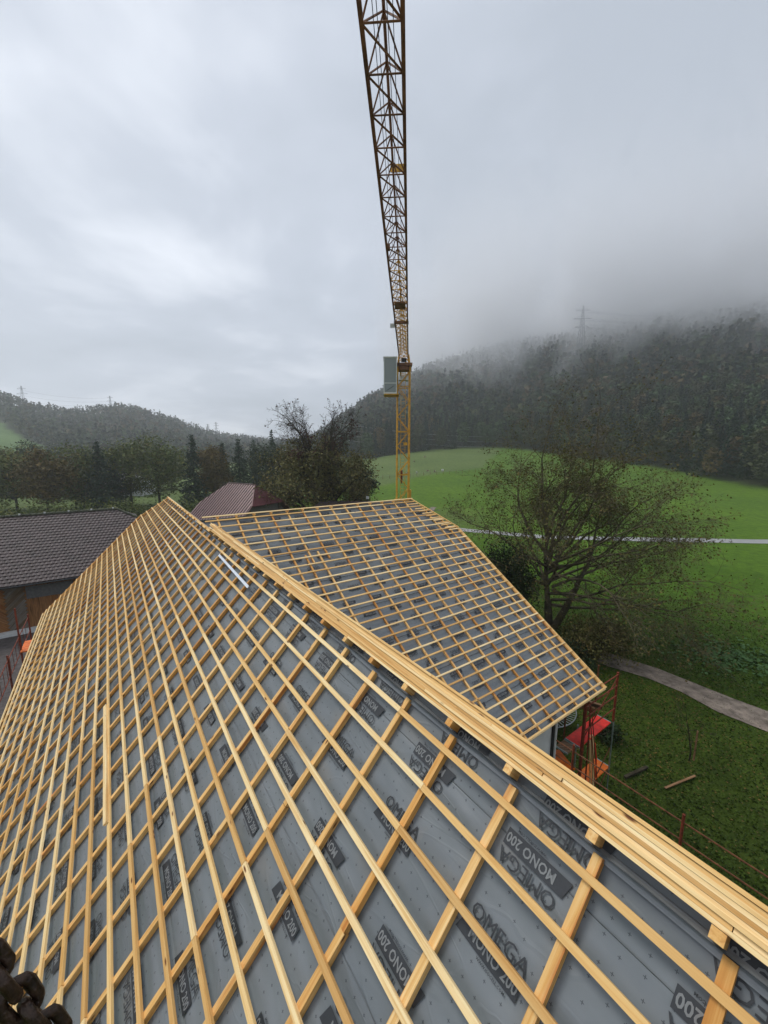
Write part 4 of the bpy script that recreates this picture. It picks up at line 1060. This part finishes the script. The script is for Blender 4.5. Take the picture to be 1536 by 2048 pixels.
# ivy-dark thicket against the second wing, left of the walnut
def bush(name, label, cx_, cy_, rx, rz, n, mat, size, seed, zb=0.0, group=None, twig=True, cat='shrub'):
    r_ = np.random.default_rng(seed); z0 = ter(cx_, cy_)
    nb2 = 26; cc = r_.normal(size=(nb2, 3)); cc /= np.linalg.norm(cc, axis=1)[:, None]; cc *= r_.uniform(.35, .85, (nb2, 1)); cc[:, 2] = np.abs(cc[:, 2])
    cen = np.array((cx_, cy_, z0 + zb)) + cc * np.array((rx, rx, rz))
    k_ = r_.integers(0, nb2, n); C_ = cen[k_] + r_.normal(size=(n, 3)) * np.array((rx, rx, rz)) * .16
    C_[:, 2] = np.maximum(C_[:, 2], z0 + .1)
    sg = []
    for q in cen[:16]: sg.append((cx_, cy_, z0, *((q + np.array((cx_, cy_, z0))) / 2 + r_.normal(size=3) * .2), .07, .05)); sg.append((*sg[-1][3:6], *q, .05, .015))
    return make_tree(name, label, (cx_, cy_, z0), sg, M['bark'], [(C_, size, mat, .2)], cat, group)
bush('elder_bush', 'dark dense bush beside the right verge of the second wing', 9.3, 29.0, 2.4, 4.6, 9000, M['leaf_dark'], .16, 21, 3.0)
bush('hazel_bush', 'low dark bush at the foot of the walnut tree', 14.6, 25.6, 3.2, 2.6, 7200, M['leaf_right'], .13, 22, .3)
bush('hedge_bush', 'dark bush between the walnut and the garden path', 11.4, 23.6, 2.3, 1.7, 5000, M['leaf_dark'], .12, 23, .2)
bush('round_shrub', 'dark green shrub peeking over the far end of the main ridge', -19.0, 36.5, 4.0, 4.6, 9000, M['leaf_dark'], .2, 24, 3.4)
bush('garden_bush', 'small leafy bush beside the scaffold posts', 10.9, 17.2, .8, .9, 1500, M['leaf_dark'], .09, 25, .2)
# small staked fruit tree
rg3 = np.random.default_rng(5); segs, tips = [], []
cfy = dict(nseg=[4, 3, 3, 2], wob=[.08, .2, .25, .3], up=[.05, .05, .02, 0], kids=[6, 4, 3, 0], ang=[.8, .8, .8, .8], len=[.45, .5, .5, .5], rad=[.5, .6, .7, .7], rmin=.005, max=3, zmin=.2)
sx_, sy_ = 13.9, 15.9
grow(segs, tips, np.array((sx_, sy_, 0.)), np.array((0, 0, 1.)), 2.0, .05, 0, cfy, rg3)
make_tree('young_fruit_tree', 'small bare young fruit tree standing in the lawn between path and scaffold', (sx_, sy_, 0), segs, M['bark'], [(np.array(tips)[::2], .07, M['leaf_right'], .2)], sides=4)
st_ = MB().bar((sx_ + .2, sy_, 0), (sx_ + .2, sy_, 1.5), .05, .05).build('stake', M['old_wood']); tag(st_, 'wooden stake beside the small young fruit tree', 'stake')

# tall pollarded lime behind the wings
rg4 = np.random.default_rng(3); segs, tips = [], []
lx, ly = -9.7, 56.0
cfl = dict(nseg=[5, 5, 4, 3, 3], wob=[.06, .14, .2, .25, .3], up=[.02, .05, .04, .02, 0], kids=[9, 8, 6, 5, 0], ang=[.6, .6, .7, .8, .8], len=[.5, .42, .5, .5, .5], rad=[.5, .5, .5, .6, .7], rmin=.013, max=4, zmin=1)
grow(segs, tips, np.array((lx, ly, 0.)), np.array((0, 0, 1.)), 12.5, .85, 0, {**cfl, 'up': [0, .05, .04, .02, 0]}, rg4)
for q in range(12):
    a_ = q * 2 * math.pi / 12 + .3; d = np.array((math.cos(a_), math.sin(a_), .75 + .25 * (q % 2))); d /= np.linalg.norm(d)
    grow(segs, tips, np.array((lx, ly, 4.0 + .8 * (q % 5))), d, 8.0, .28, 1, cfl, rg4)
for q in range(8):
    a_ = q * 2 * math.pi / 8; d = np.array((math.cos(a_) * .7, math.sin(a_) * .7, 1.0)); d /= np.linalg.norm(d)
    grow(segs, tips, np.array((lx, ly, 11.0 + .4 * (q % 4))), d, 6.6, .24, 1, {**cfl, 'max': 4}, rg4)
tips = np.array(tips); print('lime', len(segs), len(tips))
rr_ = np.hypot(tips[:, 0] - lx, tips[:, 1] - ly)
low = tips[(tips[:, 2] < 13.6) & (rg4.random(len(tips)) < .55)]; hi_ = tips[(tips[:, 2] >= 11) & (rg4.random(len(tips)) < .06)]
C1 = np.repeat(low, 2, 0) + rg4.normal(size=(len(low) * 2, 3)) * .35
extra = rg4.normal(size=(26000, 3)); extra /= np.linalg.norm(extra, axis=1)[:, None]; extra = extra * (rg4.random((26000, 1)) ** .4) * np.array((7.9, 6.6, 7.9)) + np.array((lx, ly, 8.4)); extra = extra[extra[:, 2] > .5]
extra = extra[(np.sin(extra[:, 0] * 1.3) + np.sin(extra[:, 2] * 1.1 + extra[:, 1]) + rg4.normal(size=len(extra)) * .5) > -.3]
k_ = rg4.integers(0, 9, 420); cl_ = np.array([hi_[rg4.integers(len(hi_))] for _ in range(9)])
Cr = np.vstack([cl_[k_] + rg4.normal(size=(420, 3)) * .45, hi_])
make_tree('lime_tree', 'big pollarded lime tree with bare upper limbs behind the second wing', (lx, ly, 0), segs, M['bark'], [(np.vstack([C1, extra]), .24, M['leaf_lime'], .2), (Cr, .22, M['leaf_red'], .2)], sides=3)

def conifer(label, x, y, h, rad, seed, n=1.0, group='trees beyond the farmyard'):
    r_ = np.random.default_rng(seed); z0 = ter(x, y); sg = [(x, y, z0, x, y, z0 + h, .32, .04)]; C = []
    zz = .06
    while zz < 1:
        R_ = rad * (1 - zz) ** .8 * r_.uniform(.85, 1.1) + .15
        nbn = int(5 + 6 * (1 - zz))
        for q in range(nbn):
            a_ = r_.uniform(0, 2 * math.pi); rr2 = R_ * r_.uniform(.7, 1.12); bz = z0 + zz * h
            ex, ey, ez_ = x + math.cos(a_) * rr2, y + math.sin(a_) * rr2, bz - rr2 * .28
            sg.append((x, y, bz, ex, ey, ez_, .05, .02))
            m_ = int(rr2 * 7 * n) + 3; t_ = r_.random(m_) ** .7
            P_ = np.stack([x + (ex - x) * t_, y + (ey - y) * t_, bz + (ez_ - bz) * t_], 1) + r_.normal(size=(m_, 3)) * np.array((.22, .22, .16)) - np.stack([t_ * 0, t_ * 0, r_.random(m_) * .35], 1)
            C.append(P_)
        zz += r_.uniform(.022, .038)
    return make_tree('conifer', label, (x, y, z0), sg, M['bark'], [(np.vstack(C), .36, M['needle'], .0)], 'tree', group)
def broad(label, x, y, h, rad, mat, seed, n=4200, size=.36, zb=.12, gaps=.3, group='trees beyond the farmyard', name='deciduous_tree'):
    r_ = np.random.default_rng(seed); z0 = ter(x, y); sg = []
    nb2 = int(30 + rad * 5); cc = r_.normal(size=(nb2, 3)); cc /= np.linalg.norm(cc, axis=1)[:, None]; cc *= (r_.uniform(.25, 1, (nb2, 1)) ** .6)
    hz_ = h * (1 - zb) / 2; cen = np.array((x, y, z0 + h - hz_)) + cc * np.array((rad * .86, rad * .86, hz_ * .9))
    p = np.array((x, y, z0)); sg.append((x, y, z0, x, y, z0 + h * .45, .35, .22)); sg.append((x, y, z0 + h * .45, x + .3, y, z0 + h * .85, .22, .05))
    for q in cen:
        s_ = np.array((x, y, z0 + min(h * .75, max(h * .2, (q[2] - z0) * .55)))); m_ = (s_ + q) / 2 + r_.normal(size=3) * .3
        sg.append((*s_, *m_, .09, .06)); sg.append((*m_, *q, .06, .02))
    k_ = r_.integers(0, nb2, n); sp_ = rad * .20
    C = cen[k_] + r_.normal(size=(n, 3)) * np.array((sp_, sp_, sp_ * .62))
    return make_tree(name, label, (x, y, z0), sg, M['bark'], [(C, size, mat, .4)], 'tree', group)
# hedge of trees across the brook, left to right (x px / distance)
def atpx(px, D): return ((px - 768) / 786.5 * D * 1.005, D)
rowt = [
 (-150, 92, 16.0, 8.0, 'leaf_green', 'green broadleaf tree outermost left beyond the barn'),
 (-55, 88, 15.5, 7.5, 'leaf_brown', 'brownish broadleaf tree above the left part of the barn roof'),
 (30, 86, 14.8, 7.2, 'leaf_green', 'dull green tree with rounded top at the left edge beyond the barn'),
 (92, 84, 14.2, 5.2, 'leaf_brown', 'orange-brown autumn tree beyond the barn ridge'),
 (150, 90, 14.8, 6.6, 'leaf_green', 'green broadleaf tree left of the tall spruce'),
 (262, 98, 15.6, 5.6, 'leaf_green', 'loose yellowish green tree right of the tall spruce'),
 (318, 96, 17.2, 7.0, 'leaf_green', 'tall airy broadleaf tree above the far end of the main ridge'),
 (430, 100, 15.1, 4.2, 'leaf_brown', 'yellow-brown slender tree between two groups of conifers'),
 (540, 112, 15.1, 6.5, 'leaf_dark', 'dark tree left behind the big lime'),
]
for i, (px, D, h, rad, m_, lab) in enumerate(rowt):
    x_, y_ = atpx(px, D); broad(lab, x_, y_, h, rad * 1.12, M[m_], 100 + i, n=8500, size=.40)
conf = [(205, 88, 15.6, 5.0, 'tallest dark spruce with a pointed top beyond the barn ridge'), (180, 92, 13.0, 3.6, 'lower spruce just left of the tallest spruce'), (232, 94, 12.8, 4.2, 'lower dark spruce just right of the tallest spruce'),
        (391, 96, 17.6, 4.6, 'pointed spruce standing alone above the metal roof'), (450, 104, 15.6, 4.4, 'dark conifer on the left of a close pair'), (482, 103, 16.6, 4.6, 'pointed conifer on the right of a close pair'),
        (512, 122, 16.5, 3.6, 'small dark spruce behind the pair of conifers'), (548, 125, 19.5, 3.6, 'spruce top showing at the left edge of the lime crown')]
for i, (px, D, h, rad, lab) in enumerate(conf):
    x_, y_ = atpx(px, D); conifer(lab, x_, y_, h, rad, 200 + i)
for i, (px, D, h, rad, m_, lab) in enumerate([(66, 150, 17, 4.6, 'leaf_dark', 'round dark tree standing alone in front of the left hill meadow'), (120, 165, 15, 7.5, 'leaf_dark', 'dusky tree clump at the foot of the left hill'), (722, 84, 11.5, 3.6, 'leaf_dark', 'small dark tree at the right foot of the lime'),
                                              (25, 118, 15, 5.5, 'leaf_green', 'hazy green tree behind the left end of the tree row'), (345, 135, 13, 7, 'leaf_green', 'hazy rounded tree behind the airy broadleaf tree')]):
    x_, y_ = atpx(px, D); broad(lab, x_, y_, h, rad, M[m_], 300 + i, n=3200, size=.45, name='deciduous_tree')
for i, (px, D, h, rad) in enumerate([(50, 66, 5.6, 6.5), (150, 68, 5.2, 6.5), (245, 74, 4.5, 5.5), (385, 74, 4.5, 5), (-60, 64, 5.4, 7)]):
    x_, y_ = atpx(px, D); bush('hedge_bush', ['leafy bank bush behind the barn roof at the left', 'leafy bank bush behind the middle of the barn ridge', 'leafy bank bush behind the barn gable', 'leafy bank bush left of the metal roof', 'leafy bank bush outermost left'][i], x_, y_, rad, h, 4600, M['leaf_green'], .3, 400 + i, 0.2, 'bushes along the brook')

# grass tufts, weeds and fallen leaves in the garden
def strew(name, label, n, fn, size, mat, flat, aspect, seed):
    r_ = np.random.default_rng(seed); C = fn(r_, n); C = np.column_stack([C, terrain(C[:, 0], C[:, 1]) + size * .3])
    V, F = cards(C, size, r_, flat, aspect); o = fast_mesh(name, V, F, mat); tag(o, label, name.replace('_', ' '), kind='stuff')
def garden(r_, n):
    a_ = np.radians(r_.uniform(22, 58, n)); d_ = 11 + 34 * r_.random(n) ** 1.3; P = np.column_stack([np.sin(a_) * d_, np.cos(a_) * d_])
    uu_, vv_ = P @ U[:2], P @ Vd[:2]; return P[(vv_ > 9.9) | (uu_ > 24)]
strew('grass_tufts', 'short wet grass tufts in the garden', 52000, garden, .085, M['tuft'], 0, 1.0, 71)
strew('fallen_leaves', 'brown fallen leaves scattered under the walnut tree', 9000, lambda r_, n: np.column_stack([r_.normal(13.5, 5.5, n), r_.normal(23, 6, n)]), .075, M['leaf_brown'], 3, 1.0, 72)
strew('weeds', 'broad leaved weeds in the meadow beside the path', 1500, lambda r_, n: np.vstack([r_.normal((23.5, 25), (1.8, 1.3), (n // 2, 2)), r_.normal((27, 22), (1.5, 1.2), (n // 2, 2))]), .22, M['weed'], 1, 1.0, 73)

# ------------------------------------------------------------------ forests on the hills (masses)
def forest(name, label, amin, amax, rlim, spacing, seed, cards_n, hmean, reject=None):
    r_ = np.random.default_rng(seed); P = []
    a_ = np.radians(amin); 
    rings = []
    rmin, rmax = rlim
    r0 = rmin
    while r0 < rmax:
        sp_ = spacing * (1 + max(0, (r0 - 350)) / 700)
        da = sp_ / r0; aa = np.arange(np.radians(amin), np.radians(amax), da); aa = aa + r_.uniform(-.4, .4, len(aa)) * da
        rr = r0 + r_.uniform(-.45, .45, len(aa)) * sp_; rings.append(np.stack([aa, rr], 1)); r0 += sp_ * .95
    Q = np.vstack(rings); a_, r1_ = Q[:, 0], Q[:, 1]; dg = np.degrees(a_)
    lo_ = np.interp(dg, fa, fr); hi2 = np.interp(dg, _a, _rc) + 30
    m_ = (r1_ > lo_ + vnoise(r1_ * np.sin(a_), r1_ * np.cos(a_), 30, 9) * 5) & (r1_ < hi2)
    if reject is not None: m_ &= ~reject(dg, r1_)
    a_, r1_ = a_[m_], r1_[m_]; x = r1_ * np.sin(a_); y = r1_ * np.cos(a_); z = terrain(x, y)
    n = len(x); con = r_.random(n) < np.clip(.45 + .35 * vnoise(x, y, 70, 4), .1, .9)
    h = hmean * r_.uniform(.7, 1.25, n) * np.where(con, 1.12, .9); rad = np.where(con, h * .17, h * .28)
    near_ = r1_ < 300
    Cs, Ss, Ts = [], [], []
    base_con = np.array((.018, .034, .021)); base_br = np.array((.055, .064, .028)); base_or = np.array((.095, .070, .030)); base_gr = np.array((.050, .080, .032))
    for grpm, cn in ((near_, cards_n * 10), (~near_, cards_n)):
        ix = np.where(grpm)[0]
        if not len(ix): continue
        N_ = len(ix); t_ = r_.random((N_, cn))
        ang_ = r_.uniform(0, 2 * math.pi, (N_, cn)); rho = r_.random((N_, cn)) ** .5
        isC = con[ix][:, None]
        zz = np.where(isC, t_ ** 1.25, .25 + .75 * t_)
        prof = np.where(isC, (1 - zz) * 1.05 + .05, np.sqrt(np.clip(1 - ((zz - .6) / .42) ** 2, .05, 1)))
        rr = rho * prof * rad[ix][:, None]
        cx_ = x[ix][:, None] + np.cos(ang_) * rr; cy_ = y[ix][:, None] + np.sin(ang_) * rr; cz_ = z[ix][:, None] + zz * h[ix][:, None]
        Cs.append(np.stack([cx_, cy_, cz_], -1).reshape(-1, 3)); Ss.append(np.repeat(rad[ix] * (.36 if cn > cards_n else 1.0), cn) * np.where(isC, .8, .8).repeat(cn, 1).ravel())
        u_ = r_.random(N_)
        tn = np.where(con[ix][:, None], base_con, np.where(u_[:, None] < .22, base_or, np.where(u_[:, None] < .55, base_gr, base_br))) * r_.uniform(.75, 1.3, (N_, 1))
        Ts.append(np.repeat(tn, cn * 4, 0))
    C = np.vstack(Cs); S_ = np.concatenate(Ss); V, F = cards(C, S_, r_, .3); T_ = np.vstack(Ts)
    print(name, n, len(F))
    o = fast_mesh(name, V, F, M['forest'], tint=T_); tag(o, label, 'forest', kind='stuff'); return o
forest('forest', 'dark mixed forest covering the steep cloud-topped mountain on the right', -13, 56, (150, 660), 5.4, 1, 34, 14.5)
forest('forest', 'hazy mixed forest covering the lower long hill on the left', -56, -13, (250, 1010), 6.2, 2, 22, 12.5,
       reject=lambda dg, r: (dg < np.interp(r, [250, 330, 430, 520], [-37, -38.5, -42.0, -44.5])) & (r < 520))

# ------------------------------------------------------------------ pylons and cables
def pylon(label, px, D, ytop, arms=3):
    x, y = atpx(px, D); z = ter(x, y); h = elev_r(px, ytop, math.hypot(x, y))[1] - z; print('pylon', h); t = thing('electricity_pylon', (x, y, z), label, 'pylon', 'electricity pylons on the hills')
    b = MB(); wb = h * .07
    for sx in (-1, 1):
        for sy in (-1, 1): b.bar((x + sx * wb, y + sy * wb, z), (x + sx * .35, y + sy * .35, z + h), .35, .35)
    k_ = 0
    for q in np.linspace(0, .95, 10):
        w0 = wb * (1 - q) + .35 * q; w1 = wb * (1 - q - .1) + .35 * (q + .1); s_ = 1 if k_ % 2 else -1; k_ += 1
        for sy in (-1, 1): b.bar((x - s_ * w0, y + sy * w0, z + h * q), (x + s_ * w1, y + sy * w1, z + h * min(1, q + .1)), .2, .2)
    b.build('tower', M['pylon'], t)
    ends = []
    for q in range(arms):
        za = z + h * (.62 + .15 * q); L_ = h * (.17 - .02 * abs(q - 1) * 2)
        c_ = MB(); c_.bar((x - L_, y, za), (x + L_, y, za), .35, .5); c_.bar((x - L_, y, za), (x, y, za + h * .05), .2, .2); c_.bar((x + L_, y, za), (x, y, za + h * .05), .2, .2); c_.build('cross_arm', M['pylon'], t)
        ends += [np.array((x - L_, y, za - .5)), np.array((x + L_, y, za - .5))]
    return ends
pA = pylon('left-hand pylon on the wooded hill crest at the left', 72, 742, 774)
pB = pylon('pylon on the hill crest directly above the tree row', 240, 765, 793)
pC = pylon('small faint pylon at the low end of the left hill, left of two', 425, 900, 848)
pD = pylon('small faint pylon at the low end of the left hill, right of two', 441, 930, 844)
pE = pylon('slim pylon rising out of the cloud over the right mountain', 1139, 400, 615)
pF = pylon('faint pylon at the right edge above the clouded mountain', 1518, 400, 606)
def cable(a, b, sag, r_, label, group):
    m = MB(); n = 14; P_ = []
    for i in range(n + 1):
        t = i / n; p = a * (1 - t) + b * t; p = p - Z * sag * 4 * t * (1 - t); P_.append(p)
    for u_, v_ in zip(P_[:-1], P_[1:]): m.tube(u_, v_, r_, r_, 4, False)
    tag(m.build('overhead_cable', M['cable'], None), label, 'cable', group)
for i in range(0, 6, 2): cable(pA[i], pB[i], 6, .14, 'thin cable between the two left hill pylons on their %s arms' % ['lowest', 'middle', 'top'][i // 2], 'cables over the left hill')
for i in range(6): cable(pE[i], pF[i], 9, .16, 'faint cable above the right mountain on the %s pylon arms, %s side' % (['lowest', 'middle', 'top'][i // 2], ['left', 'right'][i % 2]), 'cables over the right mountain')
for q in range(4):
    a = np.array((*atpx(560, 330), 0.)); a[2] = H + 17 + q * 3; b = np.array((*atpx(1500, 300), 0.)); b[2] = H + 34 + q * 3.2
    a2 = np.array((*atpx(690, 300), 0.))
    cable(np.array((-26, 250, H + 6 + q * 3.2)), np.array((330, 250, H + 52 + q * 3.2)), 26, .085, 'pale cable crossing before the right mountain forest, %s of four' % ['lowest', 'second lowest', 'second highest', 'highest'][q], 'cables in front of the mountain forest')

# ------------------------------------------------------------------ pasture fence and cattle
fc = thing('pasture_fence', (10, 135, ter(10, 135)), 'thin post and wire fence along the top of the bright green field', 'fence')
fp = []
for i in range(34):
    x = -18 + i * 2.5; y = 133 + 9 * math.sin(i * .07) + (i * .35); z = ter(x, y); fp.append(np.array((x, y, z)))
    MB().tube((x, y, z - .1), (x + .05, y, z + 1.25), .07, .06, 5).build('post', M['old_wood'], fc)
wr = MB()
for a, b in zip(fp[:-1], fp[1:]): wr.tube(a + Z * 1.1, b + Z * 1.1, .018, .018, 4, False)
wr.build('wire', M['cable'], fc)
def cow(x, y, rot, label, white):
    z = ter(x, y); t = thing('sheep', (x, y, z), label, 'sheep', 'sheep on the upper pasture'); c_, s_ = math.cos(rot), math.sin(rot)
    def L(p): return (x + (p[0] * c_ - p[1] * s_) * .5, y + (p[0] * s_ + p[1] * c_) * .5, z + p[2] * .55)
    b = MB(); secs = [(-1.0, .22, 1.15), (-.9, .36, 1.05), (-.3, .42, 1.0), (.4, .38, 1.02), (.8, .25, 1.15), (1.1, .15, 1.2), (1.25, .16, 1.2), (1.6, .09, .98)]
    n = 8; V = []
    for sx, r_, hz2 in secs: V += [L((sx, r_ * math.cos(2 * math.pi * i / n) * .75, hz2 + r_ * math.sin(2 * math.pi * i / n))) for i in range(n)]
    F = [(q * n + i, q * n + (i + 1) % n, (q + 1) * n + (i + 1) % n, (q + 1) * n + i) for q in range(len(secs) - 1) for i in range(n)] + [tuple(range(n))[::-1], tuple(range((len(secs) - 1) * n, len(secs) * n))]
    b.add(V, F)
    for lx_ in (-.8, .65):
        for ly_ in (-.2, .2): b.tube(L((lx_, ly_, 0)), L((lx_, ly_, .85)), .06, .10, 6)
    b.build('body', M['white'] if white else M['cow'], t)
for i, (x, y, rt_) in enumerate([(9, 150, .3), (12.5, 151, 1.8), (17, 153, 3.0), (19.5, 152, .9), (23, 155, 2.2), (14.5, 190, 1.0), (21, 205, .2)]):
    cow(x, y, rt_, ['leftmost brown sheep at the near edge of the pale pasture right of the crane', 'whitish sheep, second from the left by the pasture fence', 'brown sheep in the middle of the near row on the pale pasture', 'brown sheep just right of the middle of the near row', 'whitish sheep at the right end of the near row', 'lone brown sheep higher up the pale pasture, lower of two', 'lone brown sheep farthest up the pale pasture'][i], i % 3 == 1)

# ------------------------------------------------------------------ hanging chain close to the viewer
ch = thing('crane_chain', (-.62, .45, H - .8), 'dark greasy heavy steel chain hanging close by in the lower left corner', 'chain')
def link_mesh(c, ax, side, L_=.074, wd=.047, r_=.0112):
    ax = ax / np.linalg.norm(ax); side = side - ax * (side @ ax); side /= np.linalg.norm(side); nn = np.cross(ax, side)
    n, m = 20, 8; V = []; F = []
    hs = (L_ - wd) / 2
    for i in range(n):
        t = 2 * math.pi * i / n; cx_, sy_ = math.cos(t), math.sin(t)
        p = ax * (cx_ * wd / 2 + (hs if cx_ > 1e-6 else -hs)) + side * sy_ * wd / 2; o_ = ax * cx_ + side * sy_
        for j in range(m):
            a_ = 2 * math.pi * j / m; rr = r_ * (1 + .07 * math.sin(i * 3 + j * 1.7) + .04 * math.sin(i * 7.3 + j * 4)); V.append(c + p + (o_ * math.cos(a_) + nn * math.sin(a_)) * rr)
    for i in range(n):
        for j in range(m): F.append((i * m + j, ((i + 1) % n) * m + j, ((i + 1) % n) * m + (j + 1) % m, i * m + (j + 1) % m))
    mb = MB(); mb.add(V, F); return mb
c0 = np.array((-.868, .64, H - .905)); c1_ = np.array((-.742, .645, H - 1.150))
axd = (c1_ - c0) / np.linalg.norm(c1_ - c0); s_a = np.cross(axd, (0, 0, 1)); s_a /= np.linalg.norm(s_a); s_b = np.cross(axd, s_a)
q = -6
p = c0 - axd * .055 * 14
for i in range(44):
    sd_ = s_a * math.cos(i * math.pi / 2 + .5 + .1 * math.sin(i)) + s_b * math.sin(i * math.pi / 2 + .5 + .1 * math.sin(i))
    link_mesh(p, axd, sd_).build('link', M['chain'], ch, smooth=True); p = p + axd * .051

# ------------------------------------------------------------------ haze and the low cloud on the mountain
hz_ = MB().abox(-1750, -1750, -1.5, 1750, 1750, 290).build('haze', None)
def volmat(name):
    m = bpy.data.materials.new(name); m.use_nodes = True; t = m.node_tree; t.nodes.clear()
    o = t.nodes.new('ShaderNodeOutputMaterial'); v = t.nodes.new('ShaderNodeVolumePrincipled'); t.links.new(v.outputs[0], o.inputs['Volume']); return m, t, v
m, t, v = volmat('valley_haze'); v.inputs['Color'].default_value = (0.93, 0.96, 1.0, 1); v.inputs['Density'].default_value = HAZE; v.inputs['Anisotropy'].default_value = 0.45
hz_.data.materials.append(m); hz_['kind'] = 'stuff'
fg = MB().abox(-20, 190, 58, 760, 700, 235).build('low_cloud', None); tag(fg, 'torn low cloud hanging over the top of the right mountain', 'cloud', kind='stuff')
m, t, v = volmat('low_cloud'); fg.data.materials.append(m); v.inputs['Color'].default_value = (0.97, 0.98, 1.0, 1); v.inputs['Anisotropy'].default_value = 0.35
tcd = t.nodes.new('ShaderNodeTexCoord'); mp = t.nodes.new('ShaderNodeMapping'); mp.inputs['Scale'].default_value = (.017, .017, .012); mp.inputs['Rotation'].default_value = (0, .5, .2)
t.links.new(tcd.outputs['Object'], mp.inputs[0]); nz = t.nodes.new('ShaderNodeTexNoise'); nz.inputs['Scale'].default_value = 1.0; nz.inputs['Detail'].default_value = 4.0; nz.inputs['Distortion'].default_value = .8; nz.inputs['Roughness'].default_value = .55
t.links.new(mp.outputs[0], nz.inputs['Vector']); sp3 = t.nodes.new('ShaderNodeSeparateXYZ'); t.links.new(tcd.outputs['Object'], sp3.inputs[0])
def tm(op, a, b, clamp=False):
    n = t.nodes.new('ShaderNodeMath'); n.operation = op; n.use_clamp = clamp
    for i, q in enumerate((a, b)):
        if isinstance(q, (int, float)): n.inputs[i].default_value = q
        else: t.links.new(q, n.inputs[i])
    return n.outputs[0]
hgt_ = tm('DIVIDE', tm('SUBTRACT', sp3.outputs[2], 62.0), 80.0, True)
# the noise threshold drops with height: shreds at the base, closed cloud above, thinning out again at the top
den = tm('MULTIPLY', tm('ADD', tm('SUBTRACT', nz.outputs[0], 0.545), tm('MULTIPLY', hgt_, 0.19), False), 8.0, True)
edge = tm('DIVIDE', tm('SUBTRACT', 232.0, sp3.outputs[2]), 70.0, True)
ex_ = tm('DIVIDE', tm('SUBTRACT', sp3.outputs[0], -15.0), 140.0, True)
ln_ = t.nodes.new('ShaderNodeVectorMath'); ln_.operation = 'LENGTH'; t.links.new(tcd.outputs['Object'], ln_.inputs[0])
ey_ = tm('DIVIDE', tm('SUBTRACT', ln_.outputs['Value'], 330.0), 90.0, True)
t.links.new(tm('MULTIPLY', tm('MULTIPLY', tm('MULTIPLY', den, edge), tm('MULTIPLY', ex_, ey_)), FOG), v.inputs['Density'])
m.cycles.volume_step_rate = 0.35
